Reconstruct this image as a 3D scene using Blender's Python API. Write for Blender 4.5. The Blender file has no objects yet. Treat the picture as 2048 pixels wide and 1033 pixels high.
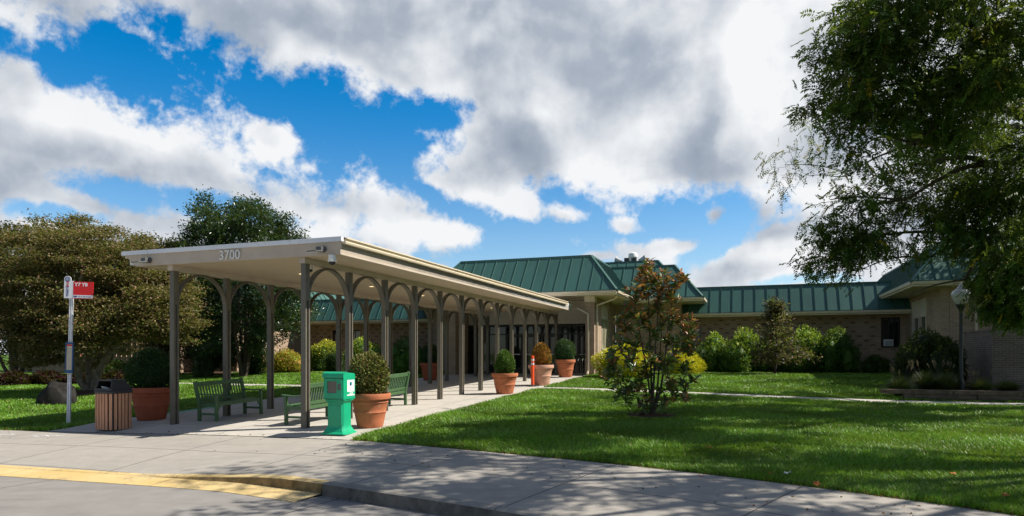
import bpy, math, random
import numpy as np
from mathutils import Vector, Matrix

rng = np.random.default_rng(11)
random.seed(11)
R = math.radians
sc = bpy.context.scene
col = sc.collection

# ------------------------------------------------------------------ frame
F_PX, HOR, CX, EYE = 1320.0, 708.0, 1024.0, 1.55
ANG = math.atan2(.942, .336)
CA, SA = math.cos(ANG), math.sin(ANG)
OX, OY = -4.296, 13.73            # foot of the front right post of the walkway


def W(u, v, z=0.0):               # site frame (along / across the walkway) to world
    return (OX + CA * u - SA * v, OY + SA * u + CA * v, z)


def L(x, y):
    dx, dy = x - OX, y - OY
    return (CA * dx + SA * dy, -SA * dx + CA * dy)


def px(x, y, Y):                  # photo pixel at a depth of Y metres
    return ((x - CX) / F_PX * Y, Y, EYE + (HOR - y) / F_PX * Y)


EDGE = np.array([(-60, 24.0), (-30, 18.4), (-16, 15.6), (-11.4, 14.66), (-8.95, 14.1), (-6.2, 13.35), (-3.09, 12.25), (-1.6, 11.5),
                 (-.19, 10.66), (1.4, 9.65), (2.84, 8.59), (3.7, 7.85), (4.44, 7.14), (4.95, 6.6), (5.9, 5.3), (6.9, 3.4), (7.5, 1.0),
                 (7.9, -3.0), (8.0, -20.0)], dtype=float)


def smooth_poly(P, n=6):
    out = []
    for i in range(len(P) - 1):
        p0, p1, p2, p3 = P[max(i - 1, 0)], P[i], P[i + 1], P[min(i + 2, len(P) - 1)]
        for k in range(n):
            t = k / n
            out.append(.5 * ((2 * p1) + (p2 - p0) * t + (2 * p0 - 5 * p1 + 4 * p2 - p3) * t * t + (3 * p1 - p0 - 3 * p2 + p3) * t ** 3))
    out.append(P[-1])
    return np.array(out)


EDGE = smooth_poly(EDGE)


def edge_dist(x, y):              # signed distance to the lawn side of the pavement (positive on the lawn)
    x = np.atleast_1d(np.asarray(x, float)); y = np.atleast_1d(np.asarray(y, float))
    best = np.full(x.shape, 1e9); sign = np.ones(x.shape)
    for i in range(len(EDGE) - 1):
        a, b = EDGE[i], EDGE[i + 1]
        d = b - a
        t = np.clip(((x - a[0]) * d[0] + (y - a[1]) * d[1]) / (d @ d), 0, 1)
        qx, qy = x - a[0] - t * d[0], y - a[1] - t * d[1]
        dd = np.hypot(qx, qy)
        cr = d[0] * qy - d[1] * qx
        m = dd < best
        best[m] = dd[m]; sign[m] = np.where(cr[m] >= 0, 1, -1)
    return best * sign


def sstep(a, b, x):
    t = np.clip((x - a) / (b - a), 0, 1)
    return t * t * (3 - 2 * t)


def G(u, v):                      # height of the ground in the site frame
    u = np.asarray(u, float); v = np.asarray(v, float)
    z = .0289 * np.clip(u, -1, 19.6) - .0127 * np.clip(v, -2, 5)
    z = z - .05 * sstep(0, -1.2, u)
    z = z - .21 * sstep(-2, -14, v) * sstep(-1, 9, u) * (1 - sstep(12, 20, u))
    return z


def gz(x, y):
    u, v = L(x, y)
    return float(G(u, v))


# ------------------------------------------------------------------ materials
def lin(c):
    return tuple((x / 12.92 if x <= .04045 else ((x + .055) / 1.055) ** 2.4) for x in c)


class NT:
    def __init__(s, name):
        s.m = bpy.data.materials.new(name); s.m.use_nodes = True
        s.t = s.m.node_tree; s.b = s.t.nodes['Principled BSDF']; s.out = s.t.nodes['Material Output']

    def n(s, kind, **kw):
        x = s.t.nodes.new(kind)
        for k, v in kw.items():
            if k.startswith('i_'):
                x.inputs[k[2:].replace('_', ' ')].default_value = v
            else:
                setattr(x, k, v)
        return x

    def l(s, a, b):
        s.t.links.new(a, b)

    def coord(s, what='Object'):
        return s.n('ShaderNodeTexCoord').outputs[what]

    def noise(s, vec, scale, detail=4, rough=.55):
        x = s.n('ShaderNodeTexNoise'); x.inputs['Scale'].default_value = scale
        x.inputs['Detail'].default_value = detail; x.inputs['Roughness'].default_value = rough
        if vec is not None: s.l(vec, x.inputs['Vector'])
        return x.outputs['Fac']

    def ramp(s, fac, stops):
        x = s.n('ShaderNodeValToRGB')
        e = x.color_ramp.elements
        while len(e) < len(stops): e.new(.5)
        for i, (p, c) in enumerate(stops):
            e[i].position = p; e[i].color = (*c, 1) if len(c) == 3 else c
        s.l(fac, x.inputs['Fac'])
        return x.outputs['Color']

    def mix(s, fac, a, b, mode='MIX'):
        x = s.n('ShaderNodeMix', data_type='RGBA', blend_type=mode)
        for sock, v in ((x.inputs[0], fac), (x.inputs[6], a), (x.inputs[7], b)):
            if hasattr(v, 'is_linked') or hasattr(v, 'links'): s.l(v, sock)
            elif isinstance(v, (int, float)): sock.default_value = v
            else: sock.default_value = (*v, 1)
        return x.outputs[2]

    def math(s, op, a, b=0.0, clamp=False):
        x = s.n('ShaderNodeMath', operation=op, use_clamp=clamp)
        for i, v in enumerate((a, b)):
            if isinstance(v, (int, float)): x.inputs[i].default_value = v
            else: s.l(v, x.inputs[i])
        return x.outputs[0]

    def bump(s, h, strength=.3, dist=.01):
        x = s.n('ShaderNodeBump'); x.inputs['Strength'].default_value = strength; x.inputs['Distance'].default_value = dist
        s.l(h, x.inputs['Height']); s.l(x.outputs['Normal'], s.b.inputs['Normal'])

    def base(s, c):
        if isinstance(c, tuple): s.b.inputs['Base Color'].default_value = (*c, 1)
        else: s.l(c, s.b.inputs['Base Color'])

    def set(s, **kw):
        for k, v in kw.items(): s.b.inputs[k.replace('_', ' ')].default_value = v
        return s


def mat_plain(name, c, rough=.5, metal=0.0, vary=.12, scale=3.0, bump=0.0, spec=.5, dirt=None):
    t = NT(name); co = t.coord('Object')
    f = t.noise(co, scale, 6, .6)
    a = tuple(x * (1 - vary) for x in c); b = tuple(min(1, x * (1 + vary)) for x in c)
    cc = t.ramp(f, [(.3, a), (.7, b)])
    if dirt:
        g = t.noise(co, scale * 2.7, 8, .7)
        cc = t.mix(t.ramp(g, [(.55, (0, 0, 0)), (.75, (1, 1, 1))]), cc, dirt)
    t.base(cc)
    t.set(Roughness=rough, Metallic=metal, Specular_IOR_Level=spec)
    if bump: t.bump(t.noise(co, scale * 12, 4), bump, .004)
    return t.m


def mat_concrete(name, c, joints=None, vary=.10):
    """concrete with aggregate speckle, broad stains and sawn joints laid out in the sheet's own metres (UV)"""
    t = NT(name); co = t.coord('Object')
    big = t.noise(co, .55, 5, .6); mid = t.noise(co, 4.0, 6, .65); fine = t.noise(co, 90.0, 3, .7)
    cc = t.ramp(big, [(.3, tuple(x * (1 - vary * 1.4) for x in c)), (.7, tuple(x * (1 + vary) for x in c))])
    cc = t.mix(.22, cc, t.ramp(mid, [(.35, tuple(x * .6 for x in c)), (.65, tuple(x * 1.25 for x in c))]))
    cc = t.mix(.25, cc, t.ramp(fine, [(.3, tuple(x * .45 for x in c)), (.7, tuple(x * 1.35 for x in c))]))
    st = t.noise(co, 1.7, 8, .75)
    cc = t.mix(t.ramp(st, [(.60, (0, 0, 0)), (.78, (.35, .35, .35))]), cc, tuple(x * .45 for x in c))
    if joints:
        sp = t.n('ShaderNodeSeparateXYZ'); t.l(t.coord('UV'), sp.inputs[0])
        tot = None
        for axis, per, off, w in joints:
            a = t.math('ADD', sp.outputs[axis], off)
            a = t.math('PINGPONG', a, per / 2)
            j = t.math('LESS_THAN', a, w)
            tot = j if tot is None else t.math('MAXIMUM', tot, j)
        cc = t.mix(t.math('MULTIPLY', tot, .85), cc, tuple(x * .22 for x in c))
    # gum spots, hairline cracks and long dull stains
    vo = t.n('ShaderNodeTexVoronoi'); vo.inputs['Scale'].default_value = 1.6; t.l(co, vo.inputs['Vector'])
    gum = t.math('MULTIPLY', t.math('LESS_THAN', vo.outputs['Distance'], .028), t.math('GREATER_THAN', t.noise(co, .9, 2), .5))
    cc = t.mix(t.math('MULTIPLY', gum, .6), cc, tuple(x * .3 for x in c))
    wv = t.n('ShaderNodeVectorMath', operation='ADD'); nzv = t.n('ShaderNodeTexNoise'); nzv.inputs['Scale'].default_value = 1.3; nzv.inputs['Detail'].default_value = 6
    t.l(co, nzv.inputs['Vector']); t.l(co, wv.inputs[0]); t.l(nzv.outputs['Color'], wv.inputs[1])
    ve = t.n('ShaderNodeTexVoronoi', feature='DISTANCE_TO_EDGE'); ve.inputs['Scale'].default_value = .33; t.l(wv.outputs[0], ve.inputs['Vector'])
    crk = t.math('MULTIPLY', t.math('LESS_THAN', ve.outputs['Distance'], .0035), t.math('GREATER_THAN', t.noise(co, .4, 2), .60))
    cc = t.mix(t.math('MULTIPLY', crk, .38), cc, tuple(x * .25 for x in c))
    sm = t.n('ShaderNodeMapping'); sm.inputs['Scale'].default_value = (.35, 1.6, 1); sm.inputs['Rotation'].default_value = (0, 0, .45); t.l(co, sm.inputs['Vector'])
    cc = t.mix(t.ramp(t.noise(sm.outputs[0], 1.5, 7, .65), [(.52, (0, 0, 0)), (.72, (.38, .38, .38))]), cc, tuple(x * .55 for x in c))
    t.base(cc); t.set(Roughness=.88, Specular_IOR_Level=.25)
    t.bump(t.math('ADD', t.math('MULTIPLY', fine, .6), mid), .25, .006)
    return t.m


def mat_brick(name, c1, c2, mortar):
    t = NT(name); uv = t.coord('UV')
    b = t.n('ShaderNodeTexBrick'); t.l(uv, b.inputs['Vector'])
    b.inputs['Scale'].default_value = 1.0; b.inputs['Brick Width'].default_value = .215; b.inputs['Row Height'].default_value = .075
    b.inputs['Mortar Size'].default_value = .007; b.inputs['Mortar Smooth'].default_value = .2; b.inputs['Bias'].default_value = -.1
    b.inputs['Color1'].default_value = (*c1, 1); b.inputs['Color2'].default_value = (*c2, 1); b.inputs['Mortar'].default_value = (*mortar, 1)
    n = t.noise(uv, 1.3, 6, .6); f = t.noise(uv, 30, 4, .6)
    cc = t.mix(.35, b.outputs['Color'], t.ramp(n, [(.3, tuple(x * .7 for x in c1)), (.7, tuple(x * 1.15 for x in c2))]))
    cc = t.mix(.3, cc, t.ramp(f, [(.3, tuple(x * .55 for x in c1)), (.7, tuple(x * 1.3 for x in c1))]))
    t.base(cc); t.set(Roughness=.9, Specular_IOR_Level=.2)
    h = t.math('ADD', t.math('MULTIPLY', b.outputs['Fac'], -1.0), t.math('MULTIPLY', f, .5))
    t.bump(h, .7, .008)
    return t.m


def mat_leaf(name, trans=.35, rough=.5, spec=.35):
    """reads the colour of every leaf from the mesh; leaves let some light through"""
    t = NT(name)
    a = t.n('ShaderNodeAttribute', attribute_name='tint')
    t.l(a.outputs['Color'], t.b.inputs['Base Color']); t.set(Roughness=rough, Specular_IOR_Level=spec)
    tr = t.n('ShaderNodeBsdfTranslucent')
    hs = t.mix(.5, a.outputs['Color'], (.20, .26, .02))
    t.l(hs, tr.inputs['Color'])
    mx = t.n('ShaderNodeMixShader'); mx.inputs[0].default_value = trans
    t.l(t.b.outputs[0], mx.inputs[1]); t.l(tr.outputs[0], mx.inputs[2]); t.l(mx.outputs[0], t.out.inputs['Surface'])
    return t.m


def mat_wood(name, c, scale=1.0):
    t = NT(name); co = t.coord('Object')
    mp = t.n('ShaderNodeMapping'); mp.inputs['Scale'].default_value = (18 * scale, 18 * scale, 1.2 * scale); t.l(co, mp.inputs['Vector'])
    f = t.noise(mp.outputs[0], 2.0, 6, .6)
    t.base(t.ramp(f, [(.25, tuple(x * .6 for x in c)), (.75, tuple(x * 1.2 for x in c))])); t.set(Roughness=.65)
    t.bump(f, .2, .004)
    return t.m


def mat_glass(name, c=(.012, .014, .016), rough=.04):
    t = NT(name); t.base(c); t.set(Roughness=rough, Specular_IOR_Level=.6)
    return t.m


M = {}
M['road'] = mat_concrete('road_concrete', (.255, .24, .222), joints=[(0, 4.6, 1.2, .014), (1, 3.4, .35, .012)], vary=.12)
M['walk'] = mat_concrete('pavement_concrete', (.345, .318, .28), joints=[(0, 2.55, .25, .013), (1, 1.5, .0, .012)])
M['slab'] = mat_concrete('walkway_concrete', (.47, .435, .385), joints=[(0, 1.594, .0, .010), (1, 2.4, .9, .010)])
M['path'] = mat_concrete('path_concrete', (.47, .44, .39), joints=[(0, 1.5, 0, .008)])
M['kerb'] = mat_concrete('kerb_concrete', (.27, .25, .22), joints=[(0, 3.05, .6, .008)], vary=.25)


def mat_yellow():
    t = NT('worn_yellow_paint'); co = t.coord('Object')
    n1 = t.noise(co, 2.2, 8, .7); n2 = t.noise(co, 14, 8, .75); n3 = t.noise(co, .8, 4)
    cc = t.ramp(n3, [(.3, (.52, .37, .14)), (.7, (.64, .49, .25))])
    k = t.math('ADD', t.math('MULTIPLY', n1, .55), t.math('MULTIPLY', n2, .45))
    cc = t.mix(t.ramp(k, [(.50, (0, 0, 0)), (.60, (.75, .75, .75))]), cc, (.24, .19, .125))
    sp = t.n('ShaderNodeSeparateXYZ'); t.l(t.coord('UV'), sp.inputs[0])
    j = t.math('LESS_THAN', t.math('PINGPONG', t.math('ADD', sp.outputs[0], .6), 1.525), .009)
    cc = t.mix(t.math('MULTIPLY', j, .7), cc, (.07, .055, .03))
    t.base(cc); t.set(Roughness=.8, Specular_IOR_Level=.25); t.bump(k, .4, .008)
    return t.m


M['yellow'] = mat_yellow()
M['scuffed_shade'] = mat_plain('scuffed_shaded_kerb_face', (.27, .185, .085), .9, vary=.55, scale=5, bump=.5, spec=.1, dirt=(.07, .055, .04))  # scuffs plus the shade on the face, both painted into the colour
M['kerb_face'] = mat_plain('dirty_shaded_kerb_face', (.15, .135, .115), .9, vary=.4, scale=5, bump=.5, spec=.1, dirt=(.06, .055, .05))  # grey kerb's face, coloured darker for grime and shade together


def mat_soil_grass():
    t = NT('lawn_ground'); co = t.coord('Object')
    a = t.noise(co, .35, 4); b = t.noise(co, 6, 6, .7); f = t.noise(co, 45, 3, .7)
    cc = t.ramp(a, [(.3, (.055, .125, .012)), (.7, (.085, .175, .020))])
    cc = t.mix(.4, cc, t.ramp(b, [(.3, (.02, .05, .006)), (.7, (.085, .15, .02))]))
    cc = t.mix(.35, cc, t.ramp(f, [(.35, (.012, .028, .004)), (.7, (.10, .17, .025))]))
    t.base(cc); t.set(Roughness=.9, Specular_IOR_Level=.1); t.bump(f, .8, .03)
    return t.m


M['lawn'] = mat_soil_grass()
M['grass'] = mat_leaf('grass_blade', .34, .42, .40)
M['leaf'] = mat_leaf('leaf', .40, .5, .3)
M['gloss_leaf'] = mat_leaf('glossy_leaf', .25, .30, .55)
M['needle'] = mat_leaf('fine_leaf', .22, .6, .2)
M['mulch'] = mat_plain('bark_mulch', (.075, .045, .030), .95, vary=.6, scale=22, bump=.9, spec=.1)
M['bark'] = mat_plain('bark', (.085, .068, .052), .9, vary=.45, scale=9, bump=.9, spec=.1)
M['pale_bark'] = mat_plain('pale_bark', (.20, .165, .125), .9, vary=.5, scale=7, bump=.8, spec=.1)
M['brick'] = mat_brick('tan_brick', (.31, .21, .14), (.49, .36, .26), (.60, .53, .44))
M['dark_knob'] = mat_plain('dark_knob_brick', (.17, .115, .080), .9, vary=.5, scale=3, bump=.5, spec=.1)  # knob bricks get a darker brown than the wall
M['grey_brick'] = mat_brick('weathered_brick', (.15, .11, .085), (.27, .215, .175), (.42, .38, .33))
M['bronze'] = mat_plain('bronze_paint', (.125, .111, .084), .42, vary=.12, scale=4, dirt=(.09, .078, .06))
M['fascia'] = mat_plain('taupe_paint', (.50, .42, .335), .6, vary=.09, scale=1.8, dirt=(.44, .36, .28))
M['cream'] = mat_plain('cream_paint', (.62, .53, .39), .55, vary=.06, scale=2)
M['white'] = mat_plain('white_paint', (.78, .77, .74), .45, vary=.04, scale=3)
M['drip'] = mat_plain('white_metal_edge', (.74, .76, .80), .4, vary=.05, scale=3, dirt=(.5, .5, .5))
M['roofsheet'] = mat_plain('canopy_roof_sheet', (.70, .69, .66), .6, vary=.18, scale=5, dirt=(.12, .11, .10))
M['pale_pane'] = mat_plain('pale_window_pane', (.30, .275, .20), .12, vary=.3, scale=2.5)  # one pale colour over the whole pane, nothing hung behind it


def mat_roof(name, c):
    t = NT(name); co = t.coord('Object'); uv = t.coord('UV')
    sp = t.n('ShaderNodeSeparateXYZ'); t.l(uv, sp.inputs[0])
    wn_ = t.n('ShaderNodeTexWhiteNoise', noise_dimensions='1D'); t.l(t.math('FLOOR', t.math('DIVIDE', sp.outputs[0], .56)), wn_.inputs['W'])
    mp = t.n('ShaderNodeMapping'); mp.inputs['Scale'].default_value = (7, .8, 1); t.l(uv, mp.inputs['Vector'])
    st = t.noise(mp.outputs[0], 1.6, 6, .6); big = t.noise(co, .5, 4)
    cc = t.ramp(big, [(.3, tuple(x * .88 for x in c)), (.7, tuple(x * 1.12 for x in c))])
    cc = t.mix(t.math('MULTIPLY', wn_.outputs['Value'], .30), cc, tuple(x * 1.45 for x in c))
    cc = t.mix(t.ramp(st, [(.50, (0, 0, 0)), (.75, (.45, .45, .45))]), cc, tuple(min(1, x * 1.5 + .012) for x in c))
    t.base(cc); t.set(Roughness=.40)
    t.bump(t.noise(co, 2.2, 3), .12, .01)
    return t.m


M['green_roof'] = mat_roof('green_metal_roof', (.034, .096, .080))
M['green_trim'] = mat_plain('green_metal_trim', (.034, .100, .080), .36, vary=.08, scale=2)
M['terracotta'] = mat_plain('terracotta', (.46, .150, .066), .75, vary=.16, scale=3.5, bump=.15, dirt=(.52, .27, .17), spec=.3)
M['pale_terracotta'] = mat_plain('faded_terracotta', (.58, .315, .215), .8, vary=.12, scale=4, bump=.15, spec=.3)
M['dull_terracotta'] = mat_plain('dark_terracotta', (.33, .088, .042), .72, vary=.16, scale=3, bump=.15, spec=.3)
M['soil'] = mat_plain('potting_soil', (.05, .035, .025), .95, vary=.5, scale=30, bump=.8, spec=.1)
M['bench'] = mat_plain('green_bench_paint', (.052, .118, .044), .5, vary=.15, scale=6, bump=.05)
M['boxgreen'] = mat_plain('bright_green_plastic', (.006, .35, .17), .38, vary=.14, scale=4, dirt=(.02, .25, .13))
M['boxdark'] = mat_plain('dark_green_gap', (.004, .12, .065), .5, vary=.06)
M['window_grey'] = mat_plain('scratched_window', (.13, .115, .095), .25, vary=.15, scale=4)
M['cedar'] = mat_wood('cedar_slat', (.58, .29, .165))
M['black_plastic'] = mat_plain('black_plastic', (.022, .023, .025), .5, vary=.2, scale=8)
M['black_metal'] = mat_plain('black_metal', (.012, .012, .012), .4, vary=.2, scale=8)
M['grey_metal'] = mat_plain('grey_metal', (.10, .10, .10), .4, vary=.1)
M['steel'] = mat_plain('galvanised_pole', (.70, .71, .74), .38, metal=.0, vary=.10, scale=6)
M['sign_white'] = mat_plain('sign_white', (.80, .81, .84), .4, vary=.03)
M['red'] = mat_plain('sign_red', (.66, .010, .012), .4, vary=.05)
M['blue'] = mat_plain('sign_blue', (.010, .055, .22), .4, vary=.05)
M['text_red'] = mat_plain('sign_text_red', (.55, .02, .02), .5, vary=.02)
M['frame_blue'] = mat_plain('frame_blue', (.012, .075, .21), .4, vary=.06)
M['paper'] = mat_plain('printed_paper', (.50, .46, .36), .7, vary=.10, scale=14)
M['paper_white'] = mat_plain('white_paper', (.80, .80, .79), .7, vary=.03)
M['ink'] = mat_plain('grey_ink', (.30, .22, .26), .8, vary=.1)
M['orange'] = mat_plain('orange_plastic', (.80, .085, .012), .45, vary=.05)
M['reflect'] = mat_plain('silver_band', (.62, .58, .62), .3, vary=.06)
M['rock'] = mat_plain('dark_boulder', (.024, .022, .020), .9, vary=.6, scale=3.5, bump=1.0, spec=.15, dirt=(.06, .055, .05))
M['glass'] = mat_glass('dark_glass')
M['curtain'] = mat_plain('pale_curtain', (.50, .55, .58), .8, vary=.2, scale=5)
M['doorframe'] = mat_plain('dark_bronze_frame', (.018, .016, .013), .4, vary=.1)
M['siding'] = mat_plain('cream_siding', (.60, .52, .40), .6, vary=.05, scale=2)
M['white_siding'] = mat_plain('white_siding', (.74, .70, .63), .6, vary=.04, scale=2)
M['sash'] = mat_plain('pale_green_sash', (.40, .40, .25), .5, vary=.05, scale=3)
M['timber'] = mat_plain('weathered_timber', (.12, .095, .07), .9, vary=.4, scale=5, bump=.6, spec=.15)
M['turquoise'] = mat_plain('turquoise_marking_paint', (.12, .42, .27), .8, vary=.2, scale=9)
M['chalk'] = mat_plain('white_marking_paint', (.66, .66, .64), .85, vary=.15, scale=12)
M['globe'] = mat_plain('opal_globe', (.42, .41, .37), .25, vary=.04, scale=3)
M['sheetmetal'] = mat_plain('siren_grey', (.42, .42, .42), .45, vary=.08)


def mat_emit(name, c, s):
    t = NT(name); t.base(c); t.b.inputs['Emission Color'].default_value = (*c, 1); t.b.inputs['Emission Strength'].default_value = s
    return t.m


M['lamp'] = mat_emit('warm_downlight', (1.0, .72, .36), 1.6)


def mat_soffit():
    t = NT('ribbed_soffit'); co = t.coord('UV')
    sp = t.n('ShaderNodeSeparateXYZ'); t.l(co, sp.inputs[0])
    a = t.math('PINGPONG', sp.outputs[1], .05); j = t.math('LESS_THAN', a, .006)
    n = t.noise(t.coord('Object'), 1.2, 4)
    cc = t.ramp(n, [(.3, (.50, .405, .285)), (.7, (.56, .455, .325))])
    t.base(t.mix(t.math('MULTIPLY', j, .35), cc, (.16, .125, .08))); t.set(Roughness=.6)
    return t.m


M['soffit'] = mat_soffit()


# ------------------------------------------------------------------ mesh building
class MB:
    def __init__(s, off=(0, 0, 0)):
        s.v = []; s.f = []; s.mi = []; s.cur = 0; s.off = off; s.sm = []; s.smooth = False

    def add(s, vs, fs):
        b = len(s.v)
        s.v += [(x - s.off[0], y - s.off[1], z - s.off[2]) for x, y, z in vs]
        s.f += [tuple(b + i for i in f) for f in fs]
        s.mi += [s.cur] * len(fs); s.sm += [s.smooth] * len(fs)
        return s

    def box(s, lo, hi):
        (x0, y0, z0), (x1, y1, z1) = [tuple(min(a, b) for a, b in zip(lo, hi)), tuple(max(a, b) for a, b in zip(lo, hi))]
        vs = [(x0, y0, z0), (x1, y0, z0), (x1, y1, z0), (x0, y1, z0), (x0, y0, z1), (x1, y0, z1), (x1, y1, z1), (x0, y1, z1)]
        return s.add(vs, [(0, 3, 2, 1), (4, 5, 6, 7), (0, 1, 5, 4), (1, 2, 6, 5), (2, 3, 7, 6), (3, 0, 4, 7)])

    def bar(s, a, b, w, h, up=(0, 0, 1)):     # rectangular bar from a to b
        a, b, up = Vector(a), Vector(b), Vector(up)
        d = (b - a).normalized(); r = d.cross(up)
        if r.length < 1e-5: r = d.cross(Vector((1, 0, 0)))
        r.normalize(); n = r.cross(d)
        vs = []
        for p in (a, b):
            for i, j in ((-1, -1), (1, -1), (1, 1), (-1, 1)): vs.append(tuple(p + r * (i * w / 2) + n * (j * h / 2)))
        return s.add(vs, [(3, 2, 1, 0), (4, 5, 6, 7), (0, 1, 5, 4), (1, 2, 6, 5), (2, 3, 7, 6), (3, 0, 4, 7)])

    def tube(s, pts, rad, n=8, caps=True):
        pts = [Vector(p) for p in pts]
        if isinstance(rad, (int, float)): rad = [rad] * len(pts)
        d0 = (pts[1] - pts[0]).normalized()
        r = d0.cross(Vector((0, 0, 1)))
        if r.length < 1e-3: r = d0.cross(Vector((1, 0, 0)))
        r.normalize(); vs = []; fs = []
        for i, p in enumerate(pts):
            d = (pts[min(i + 1, len(pts) - 1)] - pts[max(i - 1, 0)])
            if d.length < 1e-9: d = d0.copy()
            d.normalize()
            r = (r - d * r.dot(d))
            if r.length < 1e-5: r = d.orthogonal()
            r.normalize()
            q = d.cross(r)
            for k in range(n):
                a = 2 * math.pi * k / n
                vs.append(tuple(p + (r * math.cos(a) + q * math.sin(a)) * rad[i]))
        for i in range(len(pts) - 1):
            for k in range(n):
                k2 = (k + 1) % n
                fs.append((i * n + k, i * n + k2, (i + 1) * n + k2, (i + 1) * n + k))
        if caps:
            fs.append(tuple(range(n - 1, -1, -1))); fs.append(tuple((len(pts) - 1) * n + k for k in range(n)))
        o = s.smooth; s.smooth = True; s.add(vs, fs); s.smooth = o
        return s

    def lathe(s, prof, n=32, c=(0, 0, 0), cap=True, sq=None):
        vs = []; fs = []
        for r, z in prof:
            for k in range(n):
                a = 2 * math.pi * (k + .5) / n
                ca, sa = math.cos(a), math.sin(a)
                if sq: e = 1 / ((abs(ca) ** sq + abs(sa) ** sq) ** (1 / sq)); ca *= e; sa *= e
                vs.append((c[0] + r * ca, c[1] + r * sa, c[2] + z))
        for i in range(len(prof) - 1):
            for k in range(n):
                k2 = (k + 1) % n
                fs.append((i * n + k, i * n + k2, (i + 1) * n + k2, (i + 1) * n + k))
        if cap:
            fs.append(tuple(range(n - 1, -1, -1))); fs.append(tuple((len(prof) - 1) * n + k for k in range(n)))
        o = s.smooth; s.smooth = True; s.add(vs, fs); s.smooth = o
        return s

    def prism(s, poly, a, b, axis=0):         # polygon in the two other axes, run along an axis from a to b
        n = len(poly); vs = []
        for t in (a, b):
            for p, q in poly:
                vs.append((t, p, q) if axis == 0 else (p, t, q) if axis == 1 else (p, q, t))
        fs = [tuple(range(n - 1, -1, -1)), tuple(range(n, 2 * n))]
        for i in range(n):
            j = (i + 1) % n
            fs.append((i, j, n + j, n + i))
        return s.add(vs, fs)

    def arch(s, c, r, y0, y1, thick, n=18, legs=0.0):  # half ring in the x-z plane about c
        vs = []; fs = []
        angs = [math.pi * k / n for k in range(n + 1)]
        prof = [(math.cos(a), math.sin(a), 0) for a in angs]
        if legs: prof = [(1, 0, -legs)] + prof + [(-1, 0, -legs)]
        for cx, sx, dz in prof:
            for rr, yy in ((r, y0), (r, y1), (r - thick, y1), (r - thick, y0)):
                vs.append((c[0] + rr * cx, yy, c[2] + rr * sx + dz))
        m = len(prof)
        for i in range(m - 1):
            for k in range(4):
                k2 = (k + 1) % 4
                fs.append((i * 4 + k, i * 4 + k2, i * 4 + 4 + k2, i * 4 + 4 + k))
        fs.append((0, 3, 2, 1)); e = (m - 1) * 4; fs.append((e, e + 1, e + 2, e + 3))
        return s.add(vs, fs)

    def build(s, name, mats, parent=None, loc=None, rotz=0.0, bevel=0.0, fix=True):
        me = bpy.data.meshes.new(name)
        me.from_pydata(s.v, [], s.f)
        if not isinstance(mats, (list, tuple)): mats = [mats]
        for m in mats: me.materials.append(m)
        if len(mats) > 1: me.polygons.foreach_set('material_index', s.mi)
        if any(s.sm): me.polygons.foreach_set('use_smooth', s.sm)
        if fix:
            import bmesh
            bm = bmesh.new(); bm.from_mesh(me); bmesh.ops.recalc_face_normals(bm, faces=bm.faces); bm.to_mesh(me); bm.free()
        box_uv(me)
        if any(s.sm): me.set_sharp_from_angle(angle=R(38))
        o = bpy.data.objects.new(name, me); col.objects.link(o)
        if parent is not None: o.parent = parent
        if loc is not None: o.location = loc
        o.rotation_euler.z = rotz
        if bevel:
            b = o.modifiers.new('Bevel', 'BEVEL'); b.width = bevel; b.segments = 2; b.limit_method = 'ANGLE'; b.angle_limit = R(40)
        return o


def box_uv(me):
    n = len(me.loops)
    if not n: return
    co = np.empty(len(me.vertices) * 3); me.vertices.foreach_get('co', co); co = co.reshape(-1, 3)
    vi = np.empty(n, np.int32); me.loops.foreach_get('vertex_index', vi)
    nr = np.empty(len(me.polygons) * 3); me.polygons.foreach_get('normal', nr); nr = np.abs(nr.reshape(-1, 3))
    lt = np.empty(len(me.polygons), np.int32); me.polygons.foreach_get('loop_total', lt)
    ax = np.repeat(nr.argmax(1), lt)
    c = co[vi]
    uv = np.where((ax == 0)[:, None], c[:, [1, 2]], np.where((ax == 1)[:, None], c[:, [0, 2]], c[:, [0, 1]]))
    l = me.uv_layers.new(name='UVMap')
    l.data.foreach_set('uv', uv.astype(np.float32).ravel())


def np_mesh(name, verts, tris, mat, tint=None, parent=None, loc=None):
    me = bpy.data.meshes.new(name)
    nv, nt = len(verts), len(tris)
    me.vertices.add(nv); me.vertices.foreach_set('co', np.asarray(verts, np.float32).ravel())
    me.loops.add(nt * 3); me.loops.foreach_set('vertex_index', np.asarray(tris, np.int32).ravel())
    me.polygons.add(nt); me.polygons.foreach_set('loop_start', np.arange(0, nt * 3, 3, dtype=np.int32))
    me.update(calc_edges=True)
    if tint is not None:
        a = me.color_attributes.new('tint', 'FLOAT_COLOR', 'POINT')
        c = np.ones((nv, 4), np.float32); c[:, :3] = tint
        a.data.foreach_set('color', c.ravel())
    me.materials.append(mat)
    o = bpy.data.objects.new(name, me); col.objects.link(o)
    if parent is not None: o.parent = parent
    if loc is not None: o.location = loc
    return o


def tag(o, label=None, cat=None, group=None, kind=None):
    if label: o['label'] = label
    if cat: o['category'] = cat
    if group: o['group'] = group
    if kind: o['kind'] = kind
    return o


def root(name, label, cat, loc, rotz=0.0, group=None):
    o = bpy.data.objects.new(name, None); col.objects.link(o)
    o.location = loc; o.rotation_euler.z = rotz; o.empty_display_size = .2
    return tag(o, label, cat, group)


def copy_tree(o, parent=None):
    c = o.copy(); col.objects.link(c)
    if parent is not None: c.parent = parent
    for ch in [k for k in bpy.data.objects if k.parent is o]: copy_tree(ch, c)
    return c


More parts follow.
